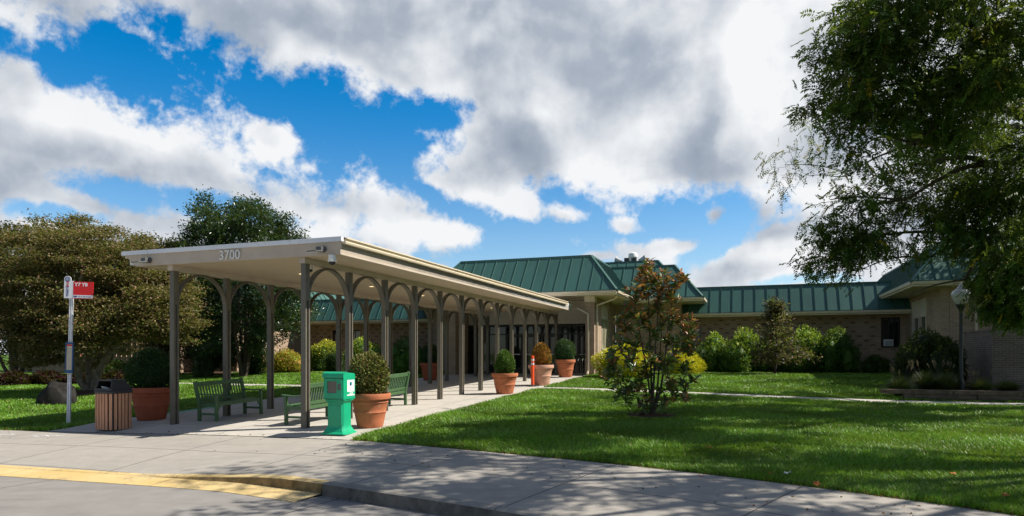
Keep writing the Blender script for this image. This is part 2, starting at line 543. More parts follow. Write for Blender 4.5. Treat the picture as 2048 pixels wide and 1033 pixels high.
def text_mesh(body, size, mat, X, Y, at, name, parent=None, depth=.004, mats=None, align='CENTER', bold=0.0):
    cu = bpy.data.curves.new(name, 'FONT'); cu.body = body; cu.size = size; cu.align_x = align; cu.align_y = 'CENTER'
    cu.extrude = depth; cu.offset = bold; cu.resolution_u = 3
    o = bpy.data.objects.new(name, cu); col.objects.link(o)
    dg = bpy.context.evaluated_depsgraph_get(); dg.update()
    me = bpy.data.meshes.new_from_object(o.evaluated_get(dg))
    bpy.data.objects.remove(o); bpy.data.curves.remove(cu)
    X, Y = Vector(X), Vector(Y); Z = X.cross(Y)
    m = Matrix((X, Y, Z)).transposed().to_4x4(); m.translation = Vector(at)
    me.transform(m); me.materials.clear(); me.materials.append(mat)
    me.name = name
    o = bpy.data.objects.new(name, me); col.objects.link(o)
    if parent is not None: o.parent = parent
    return o


# ------------------------------------------------------------------ leaves
def leaf_geo(P, D, ln, wd, up=None, fold=.25):
    """N folded leaves: base points P, axes D (unit), lengths, widths -> verts, tris"""
    n = len(P)
    if up is None: up = rng.normal(size=(n, 3))
    S = np.cross(D, up); S /= np.linalg.norm(S, axis=1, keepdims=True) + 1e-9
    N = np.cross(S, D)
    ln = np.broadcast_to(np.asarray(ln, float), (n,))[:, None]; wd = np.broadcast_to(np.asarray(wd, float), (n,))[:, None]
    mid = P + D * ln * .45
    a = mid + S * wd * .5 + N * wd * fold; b = mid - S * wd * .5 + N * wd * fold
    V = np.stack([P, a, P + D * ln, b], 1).reshape(-1, 3)
    i = np.arange(n)[:, None] * 4
    T = np.concatenate([i + [0, 1, 2], i + [0, 2, 3]], 1).reshape(-1, 3)
    return V, T


def pal(cols, n, jit=.18, w=None):
    c = np.array(cols, float)
    k = rng.choice(len(c), n, p=None if w is None else np.array(w) / np.sum(w))
    return np.clip(c[k] * (1 + rng.normal(0, jit, (n, 1))) * (1 + rng.normal(0, jit * .4, (n, 3))), .003, .9)


def unit(v):
    return v / (np.linalg.norm(v, axis=-1, keepdims=True) + 1e-9)


def lump(d, seed, amp):           # lumpy radius for directions d
    r = np.random.default_rng(seed); o = np.ones(len(d))
    for k in range(14):
        c = unit(r.normal(size=3)); w = r.uniform(3, 14)
        o += amp * r.uniform(.3, 1) * np.exp(w * (d @ c - 1)) * r.choice([1, 1, -1])
    return o
# ------------------------------------------------------------------ camera, sun, sky
cam = bpy.data.cameras.new('camera'); cam.sensor_width = 36; cam.lens = 36 * F_PX / 2048
cam.shift_y = (HOR - 516.5) / 2048; cam.clip_start = .1; cam.clip_end = 5000
co = bpy.data.objects.new('camera', cam); col.objects.link(co)
co.location = (0, 0, EYE); co.rotation_euler = (R(90), 0, 0); sc.camera = co

SUN_EL, SUN_AZ = 47.0, 91.0       # azimuth clockwise from +Y: from the right, level with the camera
sd = Vector((math.sin(R(SUN_AZ)) * math.cos(R(SUN_EL)), math.cos(R(SUN_AZ)) * math.cos(R(SUN_EL)), math.sin(R(SUN_EL))))
sun = bpy.data.lights.new('sun', 'SUN'); sun.energy = 5.0; sun.angle = R(.53); sun.color = (1.0, .94, .84)
so = bpy.data.objects.new('sun', sun); col.objects.link(so); so.rotation_euler = sd.to_track_quat('Z', 'Y').to_euler(); so.location = (20, 0, 30)

sc.view_settings.view_transform = 'Standard'; sc.view_settings.look = 'None'; sc.view_settings.gamma = 1; sc.view_settings.exposure = 0.62
sc.render.film_transparent = False
sc.cycles.max_bounces = 6; sc.cycles.diffuse_bounces = 3; sc.cycles.transparent_max_bounces = 4

wd = bpy.data.worlds.new('World'); sc.world = wd; wd.use_nodes = True
wt = wd.node_tree; wt.nodes.clear()


def wn(kind, **kw):
    x = wt.nodes.new(kind)
    for k, v in kw.items(): setattr(x, k, v)
    return x


def wl(a, b): wt.links.new(a, b)


def wm(op, a, b=0.0, c=None, clamp=False):
    x = wn('ShaderNodeMath', operation=op, use_clamp=clamp)
    for i, v in enumerate((a, b, c)):
        if v is None: continue
        if isinstance(v, (int, float)): x.inputs[i].default_value = v
        else: wl(v, x.inputs[i])
    return x.outputs[0]


def wstep(a, b, v):
    x = wn('ShaderNodeMapRange', interpolation_type='SMOOTHSTEP')
    x.inputs[1].default_value = a; x.inputs[2].default_value = b; wl(v, x.inputs[0])
    return x.outputs[0]


sky = wn('ShaderNodeTexSky', sky_type='NISHITA'); sky.sun_disc = False
sky.sun_elevation = R(SUN_EL); sky.sun_rotation = R(SUN_AZ); sky.altitude = 100; sky.air_density = 1.0; sky.dust_density = .35; sky.ozone_density = 2.6
dirv = wn('ShaderNodeTexCoord').outputs['Generated']
sep = wn('ShaderNodeSeparateXYZ'); wl(dirv, sep.inputs[0])
az = wm('ARCTAN2', sep.outputs[0], sep.outputs[1]); el = wm('ARCSINE', sep.outputs[2])
cmb = wn('ShaderNodeCombineXYZ'); wl(az, cmb.inputs[0]); wl(el, cmb.inputs[1])
pv = cmb.outputs[0]


def wnoise(vec, scale, detail, rough, dist=0.0):
    x = wn('ShaderNodeTexNoise'); x.inputs['Scale'].default_value = scale; x.inputs['Detail'].default_value = detail
    x.inputs['Roughness'].default_value = rough; x.inputs['Distortion'].default_value = dist
    wl(vec, x.inputs['Vector']); return x.outputs['Fac']


def wmap(vec, loc=(0, 0, 0), rot=0.0, scale=(1, 1, 1), typ='TEXTURE'):
    x = wn('ShaderNodeMapping', vector_type=typ); x.inputs['Location'].default_value = loc
    x.inputs['Rotation'].default_value = (0, 0, rot); x.inputs['Scale'].default_value = scale
    wl(vec, x.inputs['Vector']); return x.outputs[0]


# clouds lie in the sky by bearing and elevation: (bearing px, elevation px, half length, half height, turn) in photo units
def blob(x, y, a, b, turn):
    dx, dz = (x - CX) / F_PX, (HOR - y) / F_PX
    A = math.atan(dx); E = math.atan(dz * math.cos(A)); k = math.cos(A) ** 2
    v = wmap(pv, (A, E, 0), R(-turn), (a / F_PX * (.55 + .45 * k), b / F_PX * (.7 + .3 * k), 1))
    ln = wn('ShaderNodeVectorMath', operation='LENGTH'); wl(v, ln.inputs[0])
    return wm('SUBTRACT', 1.0, ln.outputs['Value'])


def top(lst):
    o = None
    for b in lst:
        f = blob(*b)
        o = f if o is None else wm('SMOOTH_MAX', o, f, .12)
    return o


blue = top([(90, 120, 150, 42, 14), (300, 165, 210, 62, 16), (520, 205, 200, 66, 20), (700, 255, 180, 66, 12), (660, 300, 120, 60, -20),
            (850, 232, 85, 32, -5), (790, 320, 70, 42, 60), (866, 398, 70, 24, 35), (960, 446, 120, 46, 18), (1150, 458, 220, 62, 2), (1350, 446, 190, 56, -6),
            (1110, 508, 280, 46, 2), (1450, 462, 90, 44, -35), (1390, 515, 110, 34, -20), (255, 390, 90, 26, 4), (430, 415, 110, 24, 6), (110, 428, 80, 18, 0), (1600, 560, 90, 14, 0)])
puff = top([(545, 275, 70, 36, 40), (905, 470, 90, 34, 0), (1130, 432, 60, 18, 10), (1250, 452, 34, 14, 10), (1040, 410, 60, 22, 20), (1430, 432, 22, 20, 0), (1200, 512, 50, 10, 0), (1310, 500, 90, 17, -5), (1500, 520, 130, 34, -8), (800, 472, 60, 24, 0)])
gray = top([(250, 30, 420, 60, 2), (900, 110, 360, 90, 6), (1120, 300, 240, 60, 10), (1420, 330, 240, 60, -5), (1500, 200, 220, 60, -25), (200, 370, 300, 44, 4), (120, 300, 180, 30, 0), (1330, 150, 160, 60, -20),
            (640, 390, 190, 30, 4), (60, 130, 120, 50, 10), (1540, 430, 100, 40, 10), (960, 330, 80, 40, 30)])
lite = top([(300, 250, 260, 40, 8), (470, 300, 120, 50, 20), (880, 290, 60, 40, 20), (700, 350, 130, 40, 10), (900, 470, 90, 22, 0), (1300, 250, 200, 60, -30), (1560, 120, 120, 120, -30), (740, 170, 160, 24, 20), (1200, 400, 300, 26, 0), (1560, 500, 160, 20, 0), (420, 120, 160, 22, 18)])

nz = wnoise(dirv, 7.5, 12, .60, .15)
nzb = wnoise(wmap(dirv, (.028, -.008, .040), typ='POINT'), 7.5, 12, .60, .15)
n2 = wnoise(dirv, 24.0, 10, .60, .2)
n2b = wnoise(wmap(dirv, (.008, -.002, .011), typ='POINT'), 24.0, 10, .60, .2)
n3 = wnoise(dirv, 62.0, 8, .62, .3)
edge = wm('ADD', wm('MULTIPLY', wm('SUBTRACT', nz, .5), 2.9), wm('MULTIPLY', wm('SUBTRACT', n2, .5), 2.1))
edge = wm('ADD', edge, wm('MULTIPLY', wm('SUBTRACT', n3, .5), .8))
bl = wm('MINIMUM', wm('MAXIMUM', blue, -1.1), .9)
bl = wm('SUBTRACT', bl, wm('MULTIPLY', wm('MAXIMUM', wm('ADD', puff, .45), 0.0), .78))
front = wm('SUBTRACT', bl, edge)                                   # >0 blue, <0 cloud
cov_front = wstep(.36, -.42, front)
# away from the view: broken cloud by noise alone
nb = wnoise(dirv, 2.3, 10, .6, .3)
cov_back = wm('MULTIPLY', wstep(.50, .66, nb), .85)
side = wm('MAXIMUM', wstep(.80, 1.0, wm('ABSOLUTE', az)), wstep(.56, .75, el))
cov = wm('ADD', wm('MULTIPLY', cov_front, wm('SUBTRACT', 1.0, side)), wm('MULTIPLY', cov_back, side))
# light and shade of the cloud masses
ns = wnoise(dirv, 6.0, 3.5, .5, .3); nsb = wnoise(wmap(dirv, (.03, -.01, .045), typ='POINT'), 6.0, 3.5, .5, .3)
relief = wm('ADD', wm('MULTIPLY', wm('SUBTRACT', ns, nsb), 1.5), wm('MULTIPLY', wm('SUBTRACT', n2, n2b), .38))
relief = wm('ADD', relief, wm('MULTIPLY', wm('SUBTRACT', nz, nzb), .55))
depth = wstep(.1, -1.2, front)
g = wm('MULTIPLY', wstep(-1.2, 1.0, gray), .29)
li = wm('MULTIPLY', wstep(-.8, .6, lite), .34)
shade = wm('ADD', wm('SUBTRACT', wm('ADD', wm('SUBTRACT', .86, wm('MULTIPLY', depth, .11)), relief), g), li, clamp=True)
shade = wm('ADD', shade, wm('MULTIPLY', wm('SUBTRACT', ns, .5), .35), clamp=True)
cr = wn('ShaderNodeValToRGB'); e = cr.color_ramp.elements
e[0].position = 0.0; e[0].color = (.27, .33, .42, 1); e[1].position = 1.0; e[1].color = (.93, .945, .965, 1)
e.new(.40).color = (.42, .475, .56, 1); e.new(.72).color = (.70, .735, .785, 1)
wl(shade, cr.inputs[0])
tint = wn('ShaderNodeMix', data_type='RGBA', blend_type='MULTIPLY'); tint.inputs[0].default_value = 1.0
hi = wn('ShaderNodeMix', data_type='RGBA'); wl(wstep(.02, .42, el), hi.inputs[0])
hi.inputs[6].default_value = (1.0, 1.02, 1.0, 1); hi.inputs[7].default_value = (.002, .70, 1.08, 1)
up_ = wn('ShaderNodeMix', data_type='RGBA'); wl(side, up_.inputs[0]); wl(hi.outputs[2], up_.inputs[6]); up_.inputs[7].default_value = (.62, .66, .70, 1)
wl(sky.outputs[0], tint.inputs[6]); wl(up_.outputs[2], tint.inputs[7])
bg1 = wn('ShaderNodeBackground'); bg1.inputs[1].default_value = .095; wl(tint.outputs[2], bg1.inputs[0])
bg2 = wn('ShaderNodeBackground'); wl(wm('SUBTRACT', .64, wm('MULTIPLY', side, .20)), bg2.inputs[1]); wl(cr.outputs[0], bg2.inputs[0])
ms = wn('ShaderNodeMixShader'); wl(cov, ms.inputs[0]); wl(bg1.outputs[0], ms.inputs[1]); wl(bg2.outputs[0], ms.inputs[2])
wo = wn('ShaderNodeOutputWorld'); wl(ms.outputs[0], wo.inputs[0])

# ------------------------------------------------------------------ ground, road, pavement, kerb
ROADZ = -.30
seg = np.linalg.norm(np.diff(EDGE, axis=0), axis=1); TT = np.concatenate([[0], np.cumsum(seg)])


def edge_at(t):
    x = np.interp(t, TT, EDGE[:, 0]); y = np.interp(t, TT, EDGE[:, 1])
    e2 = .25
    dx = np.interp(t + e2, TT, EDGE[:, 0]) - np.interp(t - e2, TT, EDGE[:, 0]); dy = np.interp(t + e2, TT, EDGE[:, 1]) - np.interp(t - e2, TT, EDGE[:, 1])
    n = math.hypot(dx, dy)
    return x, y, dy / n, -dx / n      # the normal points to the road


def t_near(x, y):
    ts = np.linspace(0, TT[-1], 4000)
    X = np.interp(ts, TT, EDGE[:, 0]); Y = np.interp(ts, TT, EDGE[:, 1])
    return float(ts[np.argmin((X - x) ** 2 + (Y - y) ** 2)])


T_CUT = t_near(-2.49, 8.55); T_FLARE = t_near(-5.3, 9.7)


def hk(t): return .035 + .135 * min(1.0, max(0.0, (t - T_FLARE + .3) / (T_CUT - .55 - T_FLARE)))
def off(t): return 3.22 - .27 * float(sstep(T_FLARE - 3, T_CUT, t))


def strip(name, t0, t1, rows, mat, dt=.18):
    """rows: functions t -> list of (offset, z)"""
    ts = np.arange(t0, t1 + 1e-6, dt); ts = ts if abs(ts[-1] - t1) < 1e-3 else np.append(ts, t1)
    vs = []; fs = []; uv = []
    m = len(rows(ts[0]))
    for t in ts:
        x, y, nx, ny = edge_at(t)
        for o_, z in rows(t): vs.append((x + nx * o_, y + ny * o_, z)); uv.append((t, o_))
    for i in range(len(ts) - 1):
        for k in range(m - 1):
            a = i * m + k; fs.append((a, a + m, a + m + 1, a + 1))
    me = bpy.data.meshes.new(name); me.from_pydata(vs, [], fs); me.materials.append(mat)
    l = me.uv_layers.new(name='UVMap')
    li_ = np.empty(len(me.loops), np.int32); me.loops.foreach_get('vertex_index', li_)
    l.data.foreach_set('uv', np.array(uv, np.float32)[li_].ravel())
    o = bpy.data.objects.new(name, me); col.objects.link(o)
    return tag(o, kind='structure')


def zedge(t):
    x, y, _, _ = edge_at(t); return gz(x, y)


def walk_rows(t):
    z0, z1, O = zedge(t), ROADZ + hk(t), off(t) - .15
    return [(0, z0 - .03), (.002, z0)] + [(O * k / 6, z0 + (z1 - z0) * (k / 6) ** 1.5) for k in range(1, 7)]


def kerb_rows(t):
    O = off(t); z = ROADZ + hk(t)
    return [(O - .15, z), (O - .03, z - .003), (O - .006, z - .02), (O + .012, ROADZ + .02), (O + .016, ROADZ - .02)]


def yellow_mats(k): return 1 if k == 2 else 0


def yellow_rows(t):
    O = off(t); z = ROADZ + hk(t); w = .46
    return [(O - .15, z), (O - .03, z - .003), (O - .006, z - .018), (O + .02, ROADZ + .03), (O + w, ROADZ + .006), (O + w, ROADZ - .02)]


T_A, T_B = 25.0, TT[-1] - 14
strip('pavement', T_A, T_B, walk_rows, M['walk'])
kb_ = strip('kerb', T_CUT, T_B, kerb_rows, M['kerb'])
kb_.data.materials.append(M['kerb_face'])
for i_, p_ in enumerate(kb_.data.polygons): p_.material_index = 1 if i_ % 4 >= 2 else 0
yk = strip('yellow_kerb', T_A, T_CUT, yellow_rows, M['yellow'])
yk.data.materials.append(M['scuffed_shade'])
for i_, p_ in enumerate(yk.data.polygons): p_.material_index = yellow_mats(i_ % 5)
b = MB(); b.add([(-90, -60, ROADZ), (60, -60, ROADZ), (60, 24, ROADZ), (-90, 24, ROADZ)], [(0, 1, 2, 3)])
rd = b.build('road', M['road'], fix=False)
uvl = rd.data.uv_layers[0].data
for lp in rd.data.loops:
    v_ = rd.data.vertices[lp.vertex_index].co; a_ = R(-27)
    uvl[lp.index].uv = (v_.x * math.cos(a_) + v_.y * math.sin(a_), -v_.x * math.sin(a_) + v_.y * math.cos(a_))
tag(rd, kind='structure')

SV0, SV1 = -1.75, 5.75            # walkway slab edges
PU0, PU1 = 10.2, 11.15            # cross paths


def grid_sheet(name, us, vs_, zf, mat, uvf=None):
    U, V = np.meshgrid(us, vs_, indexing='ij')
    Z = zf(U, V)
    X = OX + CA * U - SA * V; Y = OY + SA * U + CA * V
    P = np.stack([X, Y, Z], -1).reshape(-1, 3)
    n, m = U.shape
    i, j = np.meshgrid(np.arange(n - 1), np.arange(m - 1), indexing='ij')
    a = (i * m + j).ravel()
    Q = np.stack([a, a + m, a + m + 1, a + 1], 1)
    me = bpy.data.meshes.new(name); me.from_pydata(P.tolist(), [], Q.tolist()); me.materials.append(mat)
    me.polygons.foreach_set('use_smooth', [True] * len(me.polygons))
    l = me.uv_layers.new(name='UVMap'); li_ = np.empty(len(me.loops), np.int32); me.loops.foreach_get('vertex_index', li_)
    uv = np.stack([U, V], -1).reshape(-1, 2); l.data.foreach_set('uv', uv[li_].astype(np.float32).ravel())
    o = bpy.data.objects.new(name, me); col.objects.link(o)
    return tag(o, kind='structure')


def zl(U, V):
    X = OX + CA * U - SA * V; Y = OY + SA * U + CA * V
    s = edge_dist(X.ravel(), Y.ravel()).reshape(U.shape)
    z = G(U, V) - .006 - .9 * (1 - sstep(-.7, -.12, s))
    hard = ((V > SV0 + .3) & (V < SV1 - .3) & (U < 22))
    return np.where(hard, z - .10, z)


us = np.concatenate([np.arange(-45, -6, 1.5), np.arange(-6, 26, .25), np.arange(26, 70, 2.0)])
vs2 = np.concatenate([np.arange(-60, -16, 2.0), np.arange(-16, 18, .25), np.arange(18, 62, 2.0)])
grid_sheet('lawn', us, vs2, zl, M['lawn'])
b = MB(); b.add([(-2500, -2500, -1.3), (2500, -2500, -1.3), (2500, 2500, -1.3), (-2500, 2500, -1.3)], [(0, 1, 2, 3)])
tag(b.build('ground', M['lawn'], fix=False), kind='structure')


def slab_mesh():
    vsamp = np.linspace(SV0, SV1, 31); P = []; UV = []
    nu = 40
    for v in vsamp:
        uu = np.linspace(-5, 3, 400)
        X = OX + CA * uu - SA * v; Y = OY + SA * uu + CA * v
        s = edge_dist(X, Y); u0 = float(uu[np.argmax(s > .004)])
        for k in range(nu + 1):
            f = k / nu; u = u0 + (21.2 - u0) * f ** 1.3
            P.append(W(u, v, float(G(u, v)) + .006)); UV.append((u, v))
    Q = []
    m = nu + 1
    for i in range(len(vsamp) - 1):
        for k in range(nu): Q.append((i * m + k, i * m + k + 1, i * m + m + k + 1, i * m + m + k))
    me = bpy.data.meshes.new('walkway'); me.from_pydata(P, [], Q); me.materials.append(M['slab'])
    l = me.uv_layers.new(name='UVMap'); li_ = np.empty(len(me.loops), np.int32); me.loops.foreach_get('vertex_index', li_)
    l.data.foreach_set('uv', np.array(UV, np.float32)[li_].ravel())
    o = bpy.data.objects.new('walkway', me); col.objects.link(o); tag(o, kind='structure')


slab_mesh()
grid_sheet('footpath', np.linspace(PU0, PU1, 4), np.linspace(-22, SV0 + .001, 50), lambda U, V: G(U, V) + .010, M['path'])
grid_sheet('footpath', np.linspace(PU0, PU1, 4), np.linspace(SV1 - .001, 30, 50), lambda U, V: G(U, V) + .010, M['path'])
# planting beds of bark
BEDS = [(23.2, 30, -14.5, -1.9), (22.0, 30, 5.9, 18.6), (11.9, 19.3, -24, -14.4), (17.2, 20, 18.4, 34)]
for u0, u1, v0, v1 in BEDS:
    grid_sheet('planting_bed', np.linspace(u0, u1, 8), np.linspace(v0, v1, 14), lambda U, V: G(U, V) + .022, M['mulch'])


def disc(name, x, y, r, mat, dz=.02, dome=.05, wob=.15, seed=1):
    rr = np.random.default_rng(seed); n = 40; vs = [(x, y, gz(x, y) + dz + dome)]; fs = []
    for q in (.5, .85, 1.0):
        for k in range(n):
            a = 2 * math.pi * k / n; r_ = r * q * (1 + wob * math.sin(3 * a + seed) * .5 + rr.normal(0, wob * .2))
            X, Y = x + r_ * math.cos(a), y + r_ * math.sin(a)
            vs.append((X, Y, gz(X, Y) + (dz + dome * (1 - q * q) if q < 1 else -.01)))
    for k in range(n):
        k2 = (k + 1) % n
        fs.append((0, 1 + k, 1 + k2))
        for ring in (0, 1): fs.append((1 + ring * n + k, 1 + ring * n + n + k, 1 + ring * n + n + k2, 1 + ring * n + k2))
    b = MB(); b.add(vs, fs); o = b.build(name, mat)
    return tag(o, kind='structure')


MAG = px(1304, 834, 15.2); PUR = px(1549, 752, 30.0); MAP = px(182, 790, 24.0)
disc('mulch_ring', MAG[0], MAG[1], .62, M['mulch'], seed=2)
disc('mulch_ring', PUR[0], PUR[1], .9, M['mulch'], seed=3)
disc('mulch_ring', MAP[0] + .2, MAP[1] - .3, 1.5, M['mulch'], seed=4, dome=.12)
# paint marks on the concrete
def mark(name, pts, w, mat, lift=.014):
    b = MB(); vs = []; fs = []
    for i, (x, y) in enumerate(pts):
        x1, y1 = pts[min(i + 1, len(pts) - 1)]; x0, y0 = pts[max(i - 1, 0)]
        d = Vector((x1 - x0, y1 - y0)).normalized(); n = Vector((-d.y, d.x)); ww = w * (.6 + .5 * random.random())
        for sg in (1, -1):
            X, Y = x + n.x * ww * sg, y + n.y * ww * sg
            vs.append((X, Y, gz(X, Y) + lift))
    for i in range(len(pts) - 1): fs.append((2 * i, 2 * i + 1, 2 * i + 3, 2 * i + 2))
    b.add(vs, fs); return tag(b.build(name, mat), kind='structure')


def wuv(u, v): return W(u, v)[:2]


mark('turquoise_marking', [wuv(u, 5.55 + .05 * math.sin(u * 3)) for u in np.linspace(.95, 3.6, 14)], .10, M['turquoise'])
def walkmark(x0, y0, pts, w):
    b = MB()
    for i in range(len(pts) - 1):
        (ax, ay), (bx, by) = pts[i], pts[i + 1]
        d = Vector((bx - ax, by - ay)).normalized(); n = Vector((-d.y, d.x)) * w
        q = []
        for X, Y in ((ax + n.x, ay + n.y), (ax - n.x, ay - n.y), (bx - n.x, by - n.y), (bx + n.x, by + n.y)):
            X += x0; Y += y0
            t = t_near(X, Y); o_ = -float(edge_dist(X, Y)[0]); rows = walk_rows(t)
            q.append((X, Y, float(np.interp(o_, [r_[0] for r_ in rows[1:]], [r_[1] for r_ in rows[1:]])) + .006))
        b.add(q, [(0, 1, 2, 3)])
    return b


wm_ = px(90, 866, 13.6)
b = walkmark(wm_[0], wm_[1], [(-.30, .05), (-.12, -.03), (-.05, .10), (.10, -.02), (.14, .08), (.30, .0), (.36, .07)], .022)
tag(b.build('pavement_marking', M['chalk']), kind='structure')
wm_ = px(12, 862, 13.9)
b = walkmark(wm_[0], wm_[1], [(-.15, .0), (.10, .02), (.2, -.02)], .03)
tag(b.build('pavement_marking', M['chalk']), kind='structure')

# ------------------------------------------------------------------ the building
BO = (19.0, 1.8, .5)
bld = root('brick_building', 'low tan brick building with green standing seam mansard roofs behind the lawns', 'building', W(*BO), ANG)


def mansard(u0, u1, v0, v1, z0, z1, iu0, iu1, iv0, iv1, step=.56, sides='flrb'):
    b = MB(BO)
    B = [(u0, v0, z0), (u1, v0, z0), (u1, v1, z0), (u0, v1, z0)]
    T = [(u0 + iu0, v0 + iv0, z1), (u1 - iu1, v0 + iv0, z1), (u1 - iu1, v1 - iv1, z1), (u0 + iu0, v1 - iv1, z1)]
    b.add(B + T, [(4, 5, 6, 7), (0, 1, 5, 4), (1, 2, 6, 5), (2, 3, 7, 6), (3, 0, 4, 7)])
    b.cur = 1
    def ribs(along, lo, hi, il, ih, fixed0, fixed1, ax):
        n = int((hi - lo) / step); s0 = lo + (hi - lo - n * step) / 2
        for k in range(n + 1):
            p = s0 + k * step
            t = 1.0
            if il > 0: t = min(t, (p - lo) / il)
            if ih > 0: t = min(t, (hi - p) / ih)
            if t < .06: continue
            f = fixed0 + (fixed1 - fixed0) * t; z = z0 + (z1 - z0) * t
            nrm = Vector((-(z1 - z0) * (1 if fixed1 > fixed0 else -1), 0, abs(fixed1 - fixed0))).normalized() if ax == 'u' else Vector((0, -(z1 - z0) * (1 if fixed1 > fixed0 else -1), abs(fixed1 - fixed0))).normalized()
            a_ = (fixed0, p, z0) if ax == 'u' else (p, fixed0, z0); c_ = (f, p, z) if ax == 'u' else (p, f, z)
            o_ = nrm * .018
            b.bar(Vector(a_) + o_, Vector(c_) + o_, .022, .044, up=tuple(nrm))
    if 'f' in sides: ribs('v', v0, v1, iv0, iv1, u0, u0 + iu0, 'u')
    if 'r' in sides and iv0 > 0: ribs('u', u0, u1, iu0, iu1, v0, v0 + iv0, 'v')
    if 'l' in sides and iv1 > 0: ribs('u', u0, u1, iu0, iu1, v1, v1 - iv1, 'v')
    # ridge band and hip caps
    for i in range(4):
        p, q = Vector(T[i]), Vector(T[(i + 1) % 4])
        b.bar(p + Vector((0, 0, -.05)), q + Vector((0, 0, -.05)), .12, .16)
    for i in range(4):
        b.bar(Vector(B[i]) + Vector((0, 0, .03)), Vector(T[i]), .11, .07)
    return b.build('roof', [M['green_roof'], M['green_trim']], bld)


def eave(u0, u1, v0, v1, z0, wu, wv0, wv1, roof, fr=True, rt=True, lf=True):
    """soffit, fascia and gutter of one roof, children of that roof"""
    inv = roof
    b = MB(BO); b.box((u0 + .06, v0 + .06, z0 - .20), (u1 - .02, v1 - .06, z0 - .165)); b.build('soffit', M['cream'], inv)
    b = MB(BO)
    prof = [(0, -.205), (.045, -.205), (.045, -.06), (-.09, -.02), (-.09, -.05), (-.075, -.12), (-.03, -.155), (0, -.16)]
    if fr: b.prism([(u0 + p, z0 + q) for p, q in prof], v0 - .0, v1 + .0, axis=1)
    if rt: b.prism([(v0 + p, z0 + q) for p, q in prof], u0 + .047, u1, axis=0)
    if lf: b.prism([(v1 - p, z0 + q) for p, q in prof], u0 + .047, u1, axis=0)
    b.build('gutter', M['cream'], inv)
    b = MB(BO)
    if fr: b.box((u0 - .095, v0 - .05, z0 - .018), (u0 + .03, v1 + .05, z0 + .014))
    if rt: b.box((u0 + .032, v0 - .095, z0 - .016), (u1, v0 + .03, z0 + .012))
    if lf: b.box((u0 + .032, v1 - .03, z0 - .016), (u1, v1 + .095, z0 + .012))
    b.build('drip_edge', M['green_trim'], inv)


ROOFS = {}
ROOFS['F'] = mansard(18.0, 27.0, -3.12, 6.66, 4.42, 6.25, 1.5, 1.5, 1.5, 1.5)
eave(18.0, 22.4, -3.12, 6.66, 4.42, 0, 0, 0, ROOFS['F'])
ROOFS['S'] = mansard(22.5, 34.0, -6.56, 10.1, 4.38, 6.20, 1.5, 1.5, 1.5, 1.5)
eave(22.5, 34.0, -6.56, 10.1, 4.38, 0, 0, 0, ROOFS['S'])
ROOFS['T'] = mansard(28.5, 40.0, -4.95, 8.5, 5.6, 7.32, 1.5, 1.5, 1.5, 1.5)
ROOFS['W'] = mansard(24.5, 33.0, -16.4, -4.5, 3.68, 5.10, .9, .9, 0, 0, sides='f')
eave(24.5, 33.0, -16.4, -5.6, 3.68, 0, 0, 0, ROOFS['W'], rt=False, lf=False)
ROOFS['X'] = mansard(24.5, 33.0, 8.0, 20.0, 3.68, 5.10, .9, .9, 0, 0, sides='f')
eave(24.5, 33.0, 9.1, 20.0, 3.68, 0, 0, 0, ROOFS['X'], rt=False, lf=False)
ROOFS['R'] = mansard(18.4, 34.0, -31.0, -14.8, 4.42, 6.2, 1.5, 1.5, 1.5, 1.5, sides='fl')
eave(18.4, 34.0, -31.0, -14.8, 4.42, 0, 0, 0, ROOFS['R'], rt=False)
ROOFS['L'] = mansard(18.4, 34.0, 18.3, 34.0, 4.42, 6.2, 1.5, 1.5, 1.5, 1.5, sides='fr')
eave(18.4, 34.0, 18.3, 34.0, 4.42, 0, 0, 0, ROOFS['L'], lf=False)


def wall_u(u, v0, v1, z0, z1, holes=(), t=.3, name='wall', mat='brick', knobs=None):
    """wall facing the street at u, with openings (v0, v1, z0, z1); knobs: rows of bricks standing proud"""
    b = MB(BO); hs = sorted(holes); c = v0
    for a, d, p, q in hs:
        if a > c: b.box((u, c, z0), (u + t, a, z1))
        b.box((u, a, z0), (u + t, d, p)); b.box((u, a, q), (u + t, d, z1)); c = d
    if v1 > c: b.box((u, c, z0), (u + t, v1, z1))
    if knobs:
        ka, kb = knobs; r_ = 0; z = ka
        while z < kb:
            v = v0 + .15 + (.3 if r_ % 2 else 0)
            while v < v1 - .25:
                if not any(a - .1 < v + .1 < d + .1 and p - .1 < z < q + .1 for a, d, p, q in hs) and random.random() < .93:
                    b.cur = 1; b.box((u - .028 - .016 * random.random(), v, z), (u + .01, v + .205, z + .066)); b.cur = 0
                v += .60
            z += .225; r_ += 1
    return b.build(name, [M[mat], M['dark_knob']], bld)


def wall_v(v, u0, u1, z0, z1, holes=(), t=.3, face=-1, name='wall', mat='brick'):
    b = MB(BO); c = u0
    va, vb = (v, v + t) if face < 0 else (v - t, v)
    for a, d, p, q in sorted(holes):
        if a > c: b.box((c, va, z0), (a, vb, z1))
        b.box((a, va, z0), (d, vb, p)); b.box((a, va, q), (d, vb, z1)); c = d
    if u1 > c: b.box((c, va, z0), (u1, vb, z1))
    return b.build(name, M[mat], bld)


